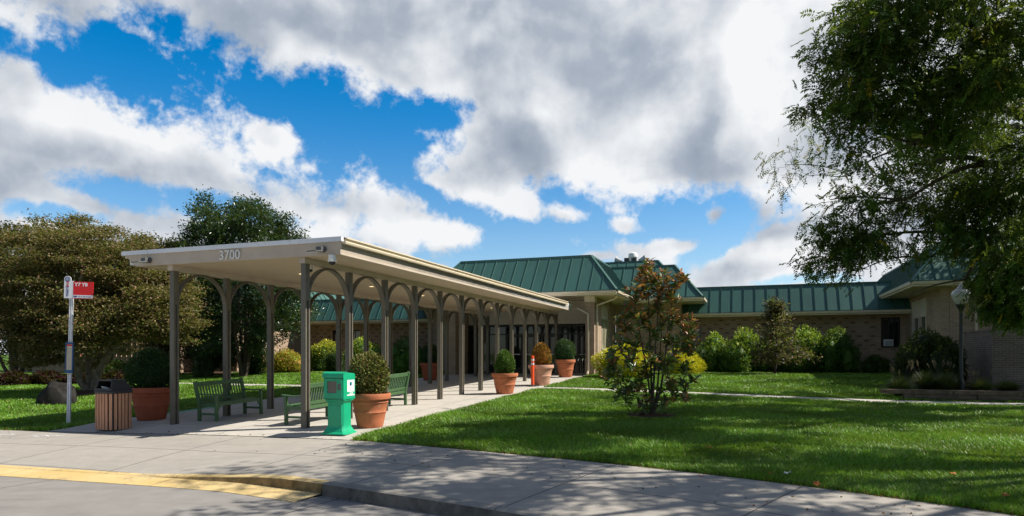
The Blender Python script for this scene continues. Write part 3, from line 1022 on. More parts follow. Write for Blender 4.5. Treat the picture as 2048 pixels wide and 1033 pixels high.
def window_u(u, v0, v1, z0, z1, bars=(), fw=.06, mat='doorframe', curtain=False, label=None):
    b = MB(BO)
    ui, uo = u + .10, u + .17
    b.box((ui, v0, z0), (uo, v0 + fw, z1)); b.box((ui, v1 - fw, z0), (uo, v1, z1))
    b.box((ui, v0 + fw, z0), (uo, v1 - fw, z0 + fw)); b.box((ui, v0 + fw, z1 - fw), (uo, v1 - fw, z1))
    for k in bars: b.box((ui + .01, v0 + (v1 - v0) * k - .02, z0 + fw), (uo - .01, v0 + (v1 - v0) * k + .02, z1 - fw))
    w = b.build('window', M[mat], bld)
    if label: w['label'] = label
    b = MB(BO); b.box((u + .135, v0 + fw, z0 + fw), (u + .145, v1 - fw, z1 - fw)); b.build('pane', M['glass'], w)
    b = MB(BO); b.box((u - .03, v0 - .05, z0 - .07), (u + .16, v1 + .05, z0)); b.build('sill', M['brick'], w)
    if curtain:
        b = MB(BO); n = 14; vm = v0 + (v1 - v0) * .06; ve = v0 + (v1 - v0) * .62
        pts = [(vm + (ve - vm) * i / n, u + .118 + .008 * (i % 2)) for i in range(n + 1)]
        vs_ = [(q, p, z0 + fw + .01) for p, q in pts] + [(q, p, z1 - fw - .01) for p, q in pts]
        b.add(vs_, [(i, i + 1, n + 2 + i, n + 1 + i) for i in range(n)]); b.build('curtain', M['curtain'], w)
    return w


# entrance block
for va_ in (-1.95, 5.12):
    b = MB(BO); b.box((18.7, va_, .2), (19.12, va_ + .42, 3.96)); pl = b.build('brick_pillar', M['brick'], bld)
    b = MB(BO); b.box((18.66, va_ - .04, 3.961), (19.117, va_ + .46, 4.22)); b.build('pillar_cap', M['cream'], pl)
wall_v(-1.95, 19.12, 24.0, .2, 4.22, [(20.3, 22.1, 1.0, 4.0)])
wall_v(5.54, 19.12, 24.0, .2, 4.22, face=1)


def clapboard(name, u0, u1, v0, v1, z0, z1, mat, axis, step=.13):
    b = MB(BO); z = z0
    while z < z1 - .02:
        h = min(step, z1 - z)
        if axis == 'u': b.prism([(u0 - .022, z + .004), (u0 + .03, z + .004), (u0 + .03, z + h), (u0 - .004, z + h)], v0, v1, axis=1)
        else: b.prism([(v0 - .022, z + .004), (v0 + .03, z + .004), (v0 + .03, z + h), (v0 - .004, z + h)], u0, u1, axis=0)
        z += step
    return b.build(name, M[mat], bld)


clapboard('siding', 20.3, 22.1, -1.90, 0, 3.30, 4.0, 'siding', 'v')
clapboard('siding', 20.3, 22.1, -1.90, 0, 1.0, 1.74, 'white_siding', 'v')
b = MB(BO)
for a_, c_ in ((20.3, 20.37), (21.17, 21.23), (22.03, 22.1)): b.box((a_, -1.93, 1.80), (c_, -1.84, 3.24))
b.box((20.3, -1.93, 3.24), (22.1, -1.84, 3.30)); b.box((20.26, -2.0, 1.74), (22.14, -1.84, 1.80))
w = b.build('window', M['sash'], bld); w['label'] = 'pale green framed window beside the entrance pillar'
b = MB(BO); b.box((20.37, -1.88, 1.80), (22.03, -1.87, 3.24)); b.build('pane', M['pale_pane'], w)
# header and glazed front
clapboard('siding', 20.62, 0, -1.64, 5.23, 3.05, 4.2, 'siding', 'u', .2)
b = MB(BO); b.box((20.655, -1.65, .3), (20.95, 5.24, 4.22)); b.build('entrance_backing', M['black_plastic'], bld)
b = MB(BO); b.box((20.60, -1.62, .56), (20.615, 5.22, 2.98)); gl = b.build('entrance_glazing', M['glass'], bld)
b = MB(BO)
vv = [-1.62, -.70, .25, 1.20, 2.15, 3.10, 4.05, 4.60, 5.16]
for v in vv: b.box((20.55, v - .03, .55), (20.598, v + .03, 3.0))
for a_, c_ in zip(vv[:-1], vv[1:]):
    for z in (.58, 2.55, 2.96): b.box((20.556, a_ + .031, z - .03), (20.596, c_ - .031, z + .03))
b.build('mullion', M['doorframe'], gl)
for v0, v1 in ((.25, 1.20), (1.20, 2.15), (2.15, 3.10), (-1.62, -.70)):
    b = MB(BO)
    b.box((20.50, v0 + .04, .60), (20.545, v0 + .12, 2.50)); b.box((20.50, v1 - .12, .60), (20.545, v1 - .04, 2.50))
    b.box((20.503, v0 + .121, .60), (20.542, v1 - .121, .82)); b.box((20.503, v0 + .121, 2.40), (20.542, v1 - .121, 2.50))
    d = b.build('door', M['doorframe'], bld)
    b = MB(BO); b.box((20.44, v0 + .14, 1.50), (20.47, v1 - .14, 1.54)); b.build('push_bar', M['steel'], d)
# second block, wings and side blocks
wall_u(24.0, -5.4, -1.96, .2, 4.2); wall_u(24.0, 5.55, 9.0, .2, 4.2)
wall_v(-5.4, 24.3, 33, .2, 4.2); wall_v(9.0, 24.3, 33, .2, 4.2, face=1)
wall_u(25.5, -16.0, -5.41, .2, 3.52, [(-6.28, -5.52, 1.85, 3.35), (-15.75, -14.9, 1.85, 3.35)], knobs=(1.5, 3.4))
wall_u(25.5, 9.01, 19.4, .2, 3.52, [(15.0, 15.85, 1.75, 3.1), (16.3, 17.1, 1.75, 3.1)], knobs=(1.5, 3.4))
window_u(25.5, -6.28, -5.52, 1.85, 3.35, (.5,))
window_u(25.5, -15.75, -14.9, 1.85, 3.35, (.33, .66))
window_u(25.5, 15.0, 15.85, 1.75, 3.1, (.5,), curtain=True, label='window with pale curtain')
window_u(25.5, 16.3, 17.1, 1.75, 3.1, (.5,))
b = MB(BO); b.box((25.36, -15.42, 1.93), (25.62, -15.02, 2.25))
ac = b.build('air_conditioner', M['white'], bld, bevel=.01)
b = MB(BO)
for k in range(5): b.box((25.348, -15.39, 1.97 + k * .05), (25.358, -15.05, 1.99 + k * .05))
b.build('grille', M['grey_metal'], ac)
wall_v(-16.0, 19.4, 33, .2, 4.22, [(21.6, 24.2, 1.9, 4.0)], face=1)
wall_u(19.4, -30, -16.31, .2, 4.22)
clapboard('siding', 21.66, 24.14, -16.05, 0, 3.3, 4.0, 'siding', 'v')
b = MB(BO)
for a_ in (21.6, 22.86, 24.12): b.box((a_, -16.12, 1.96), (a_ + .09, -16.0 + .03, 3.98))
b.box((21.69, -16.12, 3.20), (22.86, -16.02, 3.30)); b.box((22.95, -16.12, 3.20), (24.12, -16.02, 3.30)); b.box((21.55, -16.12, 1.88), (24.25, -15.94, 1.96))
w = b.build('window', M['siding'], bld); w['label'] = 'tall cream framed pair of windows under the right eave'
b = MB(BO); b.box((21.69, -16.10, 1.96), (24.12, -16.09, 3.2)); b.build('pane', M['glass'], w)
wall_v(19.4, 19.4, 33, .2, 4.22); wall_u(19.4, 19.71, 33, .2, 4.22)


def downspout(pts, name='downspout'):
    b = MB(BO)
    for p, q in zip(pts[:-1], pts[1:]):
        d = (Vector(q) - Vector(p)).normalized() * .03
        b.bar(Vector(p) - d, Vector(q) + d, .085, .065, up=(1, 0, 0) if abs(q[2] - p[2]) > 2 else (0, 0, 1))
    b.build(name, M['cream'], bld, bevel=.012)


downspout([(18.62, -1.20, 3.66), (18.62, -1.68, 3.40), (18.62, -1.68, .75), (18.5, -1.68, .62)])
downspout([(18.5, -3.05, 4.24), (18.9, -2.9, 4.1), (19.0, -2.02, 3.82), (19.0, -2.02, .75), (18.9, -2.05, .62)])
downspout([(18.6, -17.2, 4.2), (19.33, -17.2, 3.85), (19.33, -17.2, .6)])
# warning sirens on the roof
t = root('roof_siren', 'white domed siren with horn speakers on the top green roof', 'siren', W(32.5, -1.5, 7.33), ANG)
t.scale = (.72, .66, .80)
b = MB(); b.lathe([(.30, 0), (.30, .10), (.34, .12), (.34, .75), (.46, .78), (.46, .98), (.43, 1.08), (.30, 1.17), (.02, 1.2)], 20); b.build('dome', M['white'], t)
b = MB(); b.bar((-.9, -1.3, .10), (-.9, 1.5, .10), .06, .06); b.bar((-.2, -1.3, .06), (-.2, 1.5, .06), .05, .05)
for v in (-1.1, -.4, .4, 1.2): b.bar((-.9, v, .0), (-.9, v, .28), .05, .05)
b.build('rail', M['grey_metal'], t)
for v, sx in ((-.95, -1), (-.28, 0), (.42, 0), (1.15, 1)):
    b = MB()
    if sx == 0:
        b.box((-1.15, v - .26, .25), (-.75, v + .26, .62)); h = b.build('horn', M['grey_metal'], t, bevel=.02)
        b = MB(); b.lathe([(.02, 0), (.12, .012), (.13, .03)], 16); m_ = b.build('cone', M['black_plastic'], h); m_.rotation_euler.y = R(-90); m_.location = (-1.16, v, .43)
    else:
        b.tube([(-.9, v - sx * .25, .38), (-.9, v, .42), (-.9, v + sx * .45, .58)], [.10, .16, .26], 14)
        b.build('horn', M['sheetmetal'], t)
# thin mast behind the right wing
b = MB(); b.tube([W(38, -13.5, 3), W(38, -13.5, 8.8)], [.03, .015], 6); 
for z in (7.5, 8.2): b.bar(W(38, -13.8, z), W(38, -13.2, z), .02, .02)
tag(b.build('antenna_mast', M['grey_metal']), 'thin antenna mast rising behind the right wing roof', 'antenna')

# ------------------------------------------------------------------ the covered walkway
CO = (0.0, 1.77, 0.0)
cw = root('covered_walkway', 'long flat roofed walkway canopy on arched bronze posts in front of the entrance', 'canopy', W(*CO), ANG)
BAY, NP, ZT = 1.594, 13, 3.42
UE = 18.2
b = MB(CO); b.box((-.16, -.99, 3.585), (UE, 4.70, 3.84)); rf = b.build('roof', M['roofsheet'], cw)
b = MB(CO)
nr = 80
for k in range(nr): pass
v = -.96
while v < 4.75:
    b.box((-.16, v, 3.842), (UE, v + .05, 3.872)); v += .22
b.build('roof_ribs', M['roofsheet'], rf)
b = MB(CO); b.box((-.15, -.97, 3.545), (UE, 4.50, 3.58)); b.build('soffit', M['soffit'], rf)
b = MB(CO)
b.prism([(-.99, 3.54), (-.99, 3.66), (-1.005, 3.66), (-1.005, 3.80), (4.80, 3.80), (4.474, 3.54)], -.20, -.165, axis=0)
fa = b.build('fascia', M['fascia'], cw, bevel=.004)
b = MB(CO); b.box((-.235, -1.03, 3.80), (-.15, 4.87, 3.895)); b.build('drip_edge', M['drip'], fa)
for d in range(1):
    text_mesh('3700', .285, M['white'], (0, -1, 0), (0, 0, 1), (-.225, 1.77 - CO[1], 3.655), 'house_number', fa, .012, bold=.0)
# side fascias and gutters
b = MB(CO); b.box((-.164, -.99, 3.54), (UE, -.955, 3.76)); b.build('side_fascia', M['fascia'], cw)
b = MB(CO); b.prism([(4.505, 3.54), (4.474, 3.54), (4.70, 3.78), (4.735, 3.78)], -.164, UE, axis=0); b.build('side_fascia', M['fascia'], cw)
gp = [(0, 0), (-.085, 0), (-.098, .035), (-.078, .06), (-.118, .10), (-.118, .128), (-.104, .128), (-.104, .108), (-.01, .03), (0, .128)]
b = MB(CO); b.prism([(-1.0 + p, 3.752 + q) for p, q in gp], -.17, UE - 1.0, axis=0); b.build('gutter', M['cream'], cw)
b = MB(CO); b.prism([(4.745 - p, 3.742 + q) for p, q in gp], -.17, UE - .2, axis=0); b.build('gutter', M['cream'], cw)
b = MB(CO); b.box((-.15, -1.06, 3.885), (UE - 1.0, -.93, 3.897)); b.box((-.15, 4.62, 3.875), (UE, 4.86, 3.89)); b.build('roof_edge', M['drip'], cw)
# beams over the posts
for v in (0.0, 3.54):
    b = MB(CO); b.box((-.12, v - .075, ZT), (19.25, v + .075, 3.543)); b.build('beam', M['fascia'], cw)
# posts and arches
def post_mb(front):
    b = MB()
    b.box((-.030, -.024, -.2), (.030, .024, ZT)); b.box((-.070, -.058, 2.66), (.070, .058, ZT - .001))
    if front: b.box((-.075, -.060, -.2), (-.031, .060, ZT - .002))
    return b


def arch_mb():
    b = MB(); rr = (BAY - .06) / 2
    b.arch((0, 0, ZT - rr - .002), rr, -.060, .060, .044, n=22, legs=ZT - rr + .18)
    return b


pa = post_mb(True).build('post', M['bronze'], cw, bevel=.004); pb = post_mb(False).build('post', M['bronze'], cw, bevel=.004); ar = arch_mb().build('arch', M['bronze'], cw, bevel=.004)
for v in (0.0, 3.54):
    for k in range(NP):
        src = pa if k == 0 else pb
        if (v, k) in ((0.0, 0), (0.0, 1)): o = src
        else: o = src.copy(); col.objects.link(o)
        o.location = (k * BAY, v - CO[1], 0)
        if k < NP - 1:
            if (v, k) == (0.0, 0): o = ar
            else: o = ar.copy(); col.objects.link(o)
            o.location = ((k + .5) * BAY, v - CO[1], 0)
for k in range(5):
    b = MB(); b.lathe([(.085, -.004), (.085, -.012), (.07, -.016)], 24)
    l = b.build('downlight', M['white'], cw); l.location = (2.2 + k * 3.24, 0, 3.545)
    b = MB(); b.lathe([(.064, -.0165), (.02, -.018)], 20); b.build('lens', M['lamp'], l)
# fittings that hang on the canopy
def camera_dome(u, v, z, s, label):
    t = root('security_camera', label, 'security camera', W(u, v, z), ANG, 'dome cameras on the canopy')
    b = MB(); b.lathe([(.075 * s, 0), (.075 * s, -.09 * s), (.088 * s, -.10 * s), (.086 * s, -.13 * s), (.06 * s, -.135 * s)], 20); b.build('housing', M['white'], t)
    b = MB(); b.lathe([(.064 * s, -.132 * s), (.058 * s, -.165 * s), (.035 * s, -.19 * s), (.006, -.197 * s)], 20); b.build('dome', M['black_plastic'], t)


camera_dome(-.18, -.78, 3.54, 1.05, 'white dome security camera under the front right corner of the canopy fascia')
camera_dome(.75, .45, 3.548, 1.0, 'white dome security camera under the canopy soffit behind the first arch')


def flood(v, label):
    t = root('flood_light', label, 'flood light', W(-.20, v, 3.66), ANG, 'flood lights on the canopy fascia')
    b = MB(); b.lathe([(.065, 0), (.065, .03), (.04, .045)], 16); o = b.build('mount', M['grey_metal'], t); o.rotation_euler.y = R(-90)
    b = MB(); b.bar((-.03, 0, 0), (-.13, .02, -.03), .05, .05); b.bar((-.13, -.055, -.02), (-.13, .075, -.02), .09, .11); b.build('bracket', M['grey_metal'], t, bevel=.008)
    b = MB(); b.box((-.36, -.06, -.045), (-.12, .16, -.018)); h = b.build('head', M['grey_metal'], t, bevel=.008); h.rotation_euler.y = R(-8)
    b = MB(); b.box((-.345, -.045, -.054), (-.135, .145, -.046)); b.build('diffuser', M['white'], h)


flood(-.60, 'small dark flood light at the right end of the front fascia')
flood(4.05, 'small dark flood light at the left end of the front fascia')
# ------------------------------------------------------------------ benches
def make_bench(label):
    t = root('garden_bench', label, 'bench', (0, 0, 0), 0, 'green slatted benches under the canopy')
    Lb, Dp = 1.55, .56            # runs along local x, faces +y
    b = MB()
    for k in range(6):
        y = .06 + k * .083; b.box((.03, y, .405 - .01 * (5 - k) * .4), (Lb - .03, y + .066, .43 - .01 * (5 - k) * .4))
    b.build('seat', M['bench'], t, bevel=.004)
    b = MB(); b.prism([(.09, .34), (.09, .405), (Lb - .09, .405), (Lb - .09, .34), (Lb - .2, .35), (.2, .35)][::-1], Dp - .045, Dp - .012, axis=1); b.build('apron', M['bench'], t, bevel=.004)
    b = MB(); b.box((.085, .005, .335), (Lb - .085, .035, .41)); b.build('rear_apron', M['bench'], t, bevel=.004)
    for x in (.0, Lb - .07):
        b = MB(); b.prism([(-.01, 0), (.055, 0), (.06, .42), (-.06, .93), (-.125, .90), (-.01, .42)], x, x + .07, axis=0); b.build('leg', M['bench'], t, bevel=.006)
        b = MB(); b.box((x + .002, Dp - .065, 0), (x + .068, Dp, .625)); b.prism([(x + (.07 if x < .5 else 0), .345), (x + (.16 if x < .5 else -.09), .345), (x + (.07 if x < .5 else 0), .22)], Dp - .05, Dp - .015, axis=1); b.build('leg', M['bench'], t, bevel=.006)
        b = MB(); b.box((x + .015, .05, .14), (x + .055, Dp - .06, .19)); b.box((x + .012, .052, .335), (x + .058, Dp - .064, .405)); b.build('side_rail', M['bench'], t, bevel=.004)
        b = MB(); b.prism([(-.02, .64), (-.02, .61), (.3, .60), (Dp + .06, .625), (Dp + .06, .655), (.3, .63)], x - .008, x + .078, axis=0); b.build('armrest', M['bench'], t, bevel=.006)
    def yb(z): return .025 - (z - .42) * .235
    b = MB(); b.bar((.07, yb(.85), .85), (Lb - .07, yb(.85), .85), .04, .10, up=(0, -.23, 1)); b.build('top_rail', M['bench'], t, bevel=.006)
    b = MB(); b.bar((.07, yb(.47), .47), (Lb - .07, yb(.47), .47), .035, .07, up=(0, -.23, 1)); b.build('lower_rail', M['bench'], t, bevel=.004)
    n = 15
    for k in range(n):
        x = .07 + (Lb - .14) * (k + 1) / (n + 1)
        b = MB(); b.bar((x, yb(.50), .50), (x, yb(.81), .81), .042, .016, up=(0, 1, .23)); b.build('slat', M['bench'], t, bevel=.003)
    return t


def seat_on(t, u, v, rot):
    x, y, _ = W(u, v); t.location = (x, y, gz(x, y) + .008); t.rotation_euler.z = rot
    t.rotation_euler.y = 0


bench = make_bench('green wooden bench in the shade beside the left posts, seat facing the walkway')
seat_on(bench, 2.10, 3.42, ANG + math.pi)                 # faces -v
b2 = copy_tree(bench); b2['label'] = 'green wooden bench partly behind the bright green newspaper box'; seat_on(b2, .30, .22, ANG)
b3 = copy_tree(bench); b3['label'] = 'green wooden bench behind the large pot with the round bush'; seat_on(b3, 3.10, .17, ANG)
for q, du in ((bench, -1), (b2, 1), (b3, 1)): q.rotation_euler = (0, -du * .0288, q.rotation_euler.z)

# ------------------------------------------------------------------ pots and clipped bushes
def pot(label, x, y, rim, h, mat, base=.62, name='terracotta_pot', tall=.2):
    z = gz(x, y) + .008; r = rim / 2
    t = root(name, label, 'plant pot', (x, y, z), random.uniform(0, 3), 'large pots along the walkway')
    rb = r * base
    def rr(f): return rb + (r * .93 - rb) * f ** .92
    prof = [(rb * .96, 0), (rb, .012)]
    for f in (.2, .4): prof.append((rr(f), h * f))
    prof += [(rr(.42) + .004, h * .42), (rr(.44) + .014, h * .45), (rr(.46) + .004, h * .48), (rr(.55), h * .55), (rr(.68), h * .69), (rr(.70) + .006, h * .715), (rr(.73) + .018, h * .74), (rr(.76) + .004, h * .77), (rr(.82), h * .815),
             (r * .955, h * .825), (r * .985, h * .84), (r, h * .90), (r, h * .965), (r * .985, h), (r * .93, h), (r * .90, h * .97), (r * .86, h * .80)]
    b = MB(); b.lathe(prof, 48, cap=False); b.add([(rb * .96 * math.cos(2 * math.pi * (k + .5) / 48), rb * .96 * math.sin(2 * math.pi * (k + .5) / 48), 0) for k in range(48)], [tuple(range(47, -1, -1))])
    b.build('body', mat, t)
    b = MB(); b.lathe([(r * .875, h * .84), (r * .4, h * .87), (.01, h * .88)], 30, cap=False); b.build('soil', M['soil'], t)
    return t, (x, y, z + h * .86)


def foliage_ball(name, label, cat, at, rx, rz, cz, cols, n, ln, wd_, group=None, seed=1, amp=.16, mat='needle', stem=True, top_cols=None, pointy=0.0, ry=None, dens_in=.25, w=None):
    """a clipped or bushy plant: thousands of small leaves over a lumpy body, stems inside"""
    t = root(name, label, cat, at, 0, group)
    d = unit(rng.normal(size=(n, 3)))
    lr = lump(d, seed, amp)
    q = np.where(rng.random(n) < dens_in, rng.uniform(.55, .9, n), rng.uniform(.86, 1.10, n))
    ry = ry or rx
    sh = np.array([rx, ry, rz])
    taper = 1 - pointy * np.clip(d[:, 2], 0, 1)[:, None] * np.array([1, 1, 0])
    P = d * sh * (lr * q)[:, None] * taper + np.array([0, 0, cz])
    keep = P[:, 2] > .01
    P, d = P[keep], d[keep]; m = len(P)
    D = unit(d * .8 + rng.normal(0, .55, (m, 3)) + np.array([0, 0, .35]))
    V, T = leaf_geo(P, D, ln * rng.uniform(.6, 1.3, m), wd_ * rng.uniform(.7, 1.2, m))
    c = pal(cols, m, .22, w)
    if top_cols is not None:
        f = sstep(.25, .8, (P[:, 2] - cz) / rz + rng.normal(0, .25, m))[:, None]
        c = c * (1 - f) + pal(top_cols, m, .2) * f
    # body of twigs and inner leaves
    dd = unit(rng.normal(size=(600, 3)))
    lo = lump(dd, seed, amp)
    body = dd * sh * (lo * .86)[:, None] * (1 - pointy * np.clip(dd[:, 2], 0, 1)[:, None] * np.array([1, 1, 0])) + np.array([0, 0, cz])
    import bmesh
    bm = bmesh.new(); bmesh.ops.create_icosphere(bm, subdivisions=3, radius=1)
    bv = np.array([v_.co for v_ in bm.verts]); bf = np.array([[v_.index for v_ in f_.verts] for f_ in bm.faces]); bm.free()
    lb = lump(unit(bv), seed, amp)
    bv = unit(bv) * sh * (lb * .80 * (1 + rng.normal(0, .03, len(bv))))[:, None] * (1 - pointy * np.clip(bv[:, 2], 0, 1)[:, None] * np.array([1, 1, 0])) + np.array([0, 0, cz])
    bv[:, 2] = np.maximum(bv[:, 2], .0)
    nv = len(V)
    V = np.concatenate([V, bv]); T = np.concatenate([T, bf + nv]); c = np.repeat(c, 4, 0)
    c = np.concatenate([c, pal(cols, len(bv), .2, w)])
    np_mesh('foliage', V, T, M[mat], c, t)
    if stem:
        b = MB(); b.tube([(0, 0, -.03), (.01, .01, cz * .5), (0, 0, cz)], [.03, .026, .02], 8)
        for k in range(5):
            a = k * 1.3; b.tube([(0, 0, max(.02, cz * .3)), (.5 * rx * math.cos(a), .5 * rx * math.sin(a), cz), (.75 * rx * math.cos(a), .75 * rx * math.sin(a), cz + rz * .4)], [.014, .01, .005], 6)
        b.build('stem', M['bark'], t)
    return t


GR = [(.04, .10, .016), (.075, .16, .026), (.12, .21, .04)]
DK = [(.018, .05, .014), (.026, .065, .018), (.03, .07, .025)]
BUSH = 'clipped bushes growing in pots'
x, y, _ = W(.40, -1.30)
_, at = pot('large orange clay pot holding a round olive bush beside the newspaper box', x, y, .84, .70, M['terracotta'])
foliage_ball('boxwood_bush', 'round olive green clipped bush in the pot beside the newspaper box', 'bush', at, .355, .43, .42, [(.11, .13, .028), (.16, .18, .042), (.25, .24, .075), (.045, .06, .016), (.21, .15, .06)], 6500, .060, .038, BUSH, 5, .20)
x, y, _ = W(.62, 4.92)
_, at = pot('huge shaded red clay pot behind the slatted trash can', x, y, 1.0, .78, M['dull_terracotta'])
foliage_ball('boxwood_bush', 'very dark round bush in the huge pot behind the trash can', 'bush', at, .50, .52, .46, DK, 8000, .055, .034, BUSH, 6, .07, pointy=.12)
x, y, _ = W(8.45, -1.30)
_, at = pot('orange clay pot with an upright green bush at the lawn edge', x, y, .86, .66, M['terracotta'])
foliage_ball('boxwood_bush', 'mid green egg shaped bush in the pot before the orange post', 'bush', at, .30, .40, .36, GR, 5500, .058, .032, BUSH, 7, .17, pointy=.15)
x, y, _ = W(12.15, -1.38)
_, at = pot('faded pinkish clay pot behind the orange delineator post', x, y, .96, .76, M['pale_terracotta'])
foliage_ball('dying_bush', 'orange brown dead bush in the faded pink pot', 'bush', at, .34, .47, .40, [(.46, .18, .03), (.32, .12, .025), (.20, .11, .025), (.12, .11, .025), (.55, .25, .06)], 5200, .062, .034, BUSH, 8, .13, pointy=.25)
x, y, _ = W(17.0, -1.02)
_, at = pot('orange clay pot nearest the entrance pillar and bike rack', x, y, .90, .78, M['terracotta'])
foliage_ball('boxwood_bush', 'bluish dark green bush in the pot nearest the entrance pillar', 'bush', at, .40, .52, .44, [(.02, .06, .024), (.035, .09, .036), (.055, .12, .045)], 6000, .062, .034, BUSH, 9, .16)
x, y, _ = W(14.9, 4.62)
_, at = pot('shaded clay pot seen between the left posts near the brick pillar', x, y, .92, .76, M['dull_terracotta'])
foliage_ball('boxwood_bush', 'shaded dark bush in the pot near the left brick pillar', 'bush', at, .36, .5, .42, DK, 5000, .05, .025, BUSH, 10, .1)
x, y, _ = W(9.7, 4.55)
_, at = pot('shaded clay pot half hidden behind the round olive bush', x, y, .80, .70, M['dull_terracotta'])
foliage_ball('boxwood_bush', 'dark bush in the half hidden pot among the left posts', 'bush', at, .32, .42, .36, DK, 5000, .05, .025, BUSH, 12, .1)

# ------------------------------------------------------------------ trash can
x, y, _ = W(-.80, 4.42)
t = root('trash_can', 'slatted wooden trash can with a black hooded top on the pavement corner', 'trash can', (x, y, gz(x, y) + .006), ANG)
n = 22
for k in range(n):
    a = 2 * math.pi * (k + .5) / n
    ca, sa = math.cos(a), math.sin(a); e_ = 1 / ((abs(ca) ** 4.5 + abs(sa) ** 4.5) ** (1 / 4.5)); r_ = .275 * e_
    p = Vector((r_ * ca, r_ * sa, 0)); nrm = Vector((abs(ca) ** 3.5 * math.copysign(1, ca), abs(sa) ** 3.5 * math.copysign(1, sa), 0)).normalized()
    b = MB(); b.bar(p + Vector((0, 0, .02)), p + Vector((0, 0, .80)), .060, .02, up=tuple(nrm)); b.build('slat', M['cedar'], t, bevel=.004)
b = MB(); b.lathe([(.245, .012), (.245, .79)], 40, sq=4.5); b.build('liner', M['black_plastic'], t)
b = MB(); b.lathe([(.295, .80), (.30, .815), (.30, .845), (.285, .86)], 40, sq=5); b.build('rim', M['black_plastic'], t)
b = MB()
P_ = {}
lo_, hi_ = .86, 1.10
b.add([(-.255, -.25, lo_), (-.20, -.20, hi_), (.10, -.20, hi_), (.26, -.25, lo_ + .02), (.26, -.25, lo_)], [(0, 1, 2, 3, 4)])
b.add([(-.255, .25, lo_), (-.20, .20, hi_), (.10, .20, hi_), (.26, .25, lo_ + .02), (.26, .25, lo_)], [(4, 3, 2, 1, 0)])
b.add([(-.20, -.20, hi_), (-.20, .20, hi_), (.10, .20, hi_), (.10, -.20, hi_)], [(0, 1, 2, 3)])
b.add([(.10, -.20, hi_), (.10, .20, hi_), (.26, .25, lo_ + .02), (.26, -.25, lo_ + .02)], [(0, 1, 2, 3)])
b.add([(-.255, -.25, lo_), (-.255, .25, lo_), (.26, .25, lo_), (.26, -.25, lo_)], [(0, 1, 2, 3)])
b.box((-.262, -.25, lo_), (-.235, .25, lo_ + .05)); b.box((-.215, -.21, hi_ - .03), (-.185, .21, hi_ + .004))
b.bar((-.25, -.235, lo_), (-.20, -.20, hi_), .03, .03); b.bar((-.25, .235, lo_), (-.20, .20, hi_), .03, .03)
b.build('hood', M['black_plastic'], t)
x2, y2, _ = W(-.80 - .15, 4.42 + .03)
b = MB()
vs_ = [(random.gauss(0, .05), random.gauss(0, .07), abs(random.gauss(.02, .03))) for _ in range(14)]
b.add(vs_, [(i, (i + 1) % 14, (i + 5) % 14) for i in range(14)])
o = b.build('litter_paper', M['paper_white'], None, (x2, y2, gz(x, y) + .88)); tag(o, 'crumpled pale litter in the mouth of the trash can hood', 'litter')

# ------------------------------------------------------------------ newspaper box
x, y, _ = W(-.46, -1.14)
t = root('newspaper_box', 'bright green newspaper vending box on a pedestal before the large pot', 'newspaper box', (x, y, gz(x, y) + .006), ANG)
hw, hd = .228, .20      # half width along v, half depth along u
b = MB()
prof = [(-hd - .035, 0), (-hd - .035, .022), (-hd + .0, .05), (-hd + .045, .13), (-hd + .055, .60), (-hd + .01, .66), (hd - .01, .66), (hd - .055, .60), (hd - .045, .13), (hd, .05), (hd + .035, .022), (hd + .035, 0)]
vs_ = []; fs_ = []
levels = [(hd + .045, hw + .045, 0), (hd + .045, hw + .045, .022), (hd + .005, hw + .005, .05), (hd - .035, hw - .035, .12), (hd - .045, hw - .045, .16), (hd - .05, hw - .05, .60), (hd - .01, hw - .01, .655), (hd - .01, hw - .01, .67)]
for a_, c_, z in levels:
    r_ = .03
    vs_ += [(-a_ + r_, -c_, z), (a_ - r_, -c_, z), (a_, -c_ + r_, z), (a_, c_ - r_, z), (a_ - r_, c_, z), (-a_ + r_, c_, z), (-a_, c_ - r_, z), (-a_, -c_ + r_, z)]
for i in range(len(levels) - 1):
    for k in range(8): fs_.append((i * 8 + k, i * 8 + (k + 1) % 8, i * 8 + 8 + (k + 1) % 8, i * 8 + 8 + k))
fs_ += [tuple(range(7, -1, -1)), tuple((len(levels) - 1) * 8 + k for k in range(8))]
b.add(vs_, fs_); b.build('pedestal', M['boxgreen'], t, bevel=.005)
b = MB()
b.box((-hd + .085, -hw + .075, .20), (-hd + .04, hw - .075, .56)); b.build('pedestal_panel', M['boxgreen'], t, bevel=.004)
b = MB(); b.prism([(-hd, .675), (-hd, 1.13), (-hd + .012, 1.165), (-hd + .045, 1.19), (-hd + .09, 1.20), (hd - .03, 1.175), (hd, 1.15), (hd, .675)], -hw, hw, axis=1)
b.build('cabinet', M['boxgreen'], t, bevel=.008)
b = MB(); b.prism([(-hd - .022, 1.095), (-hd - .022, 1.14), (-hd - .008, 1.18), (-hd + .04, 1.207), (-hd + .09, 1.212), (-hd + .09, 1.202), (-hd + .04, 1.196), (-hd - .001, 1.165), (-hd - .001, 1.095)], -hw - .012, hw + .012, axis=1); b.build('lid', M['boxgreen'], t)
b = MB(); b.box((-hd - .0035, -hw + .012, .69), (-hd - .001, hw - .012, 1.09)); b.build('door_gap', M['boxdark'], t)
b = MB()
wv0, wv1, wz0, wz1 = -.085, .125, .80, 1.03
b.box((-hd - .022, -hw + .022, .70), (-hd - .004, hw - .022, wz0)); b.box((-hd - .022, -hw + .022, wz1), (-hd - .004, hw - .022, 1.08))
b.box((-hd - .0215, -hw + .022, wz0), (-hd - .0045, wv0, wz1)); b.box((-hd - .0215, wv1, wz0), (-hd - .0045, hw - .022, wz1))
d = b.build('door', M['boxgreen'], t)
b = MB(); b.box((-hd - .008, wv0, wz0), (-hd - .0046, wv1, wz1)); b.build('window', M['window_grey'], d)
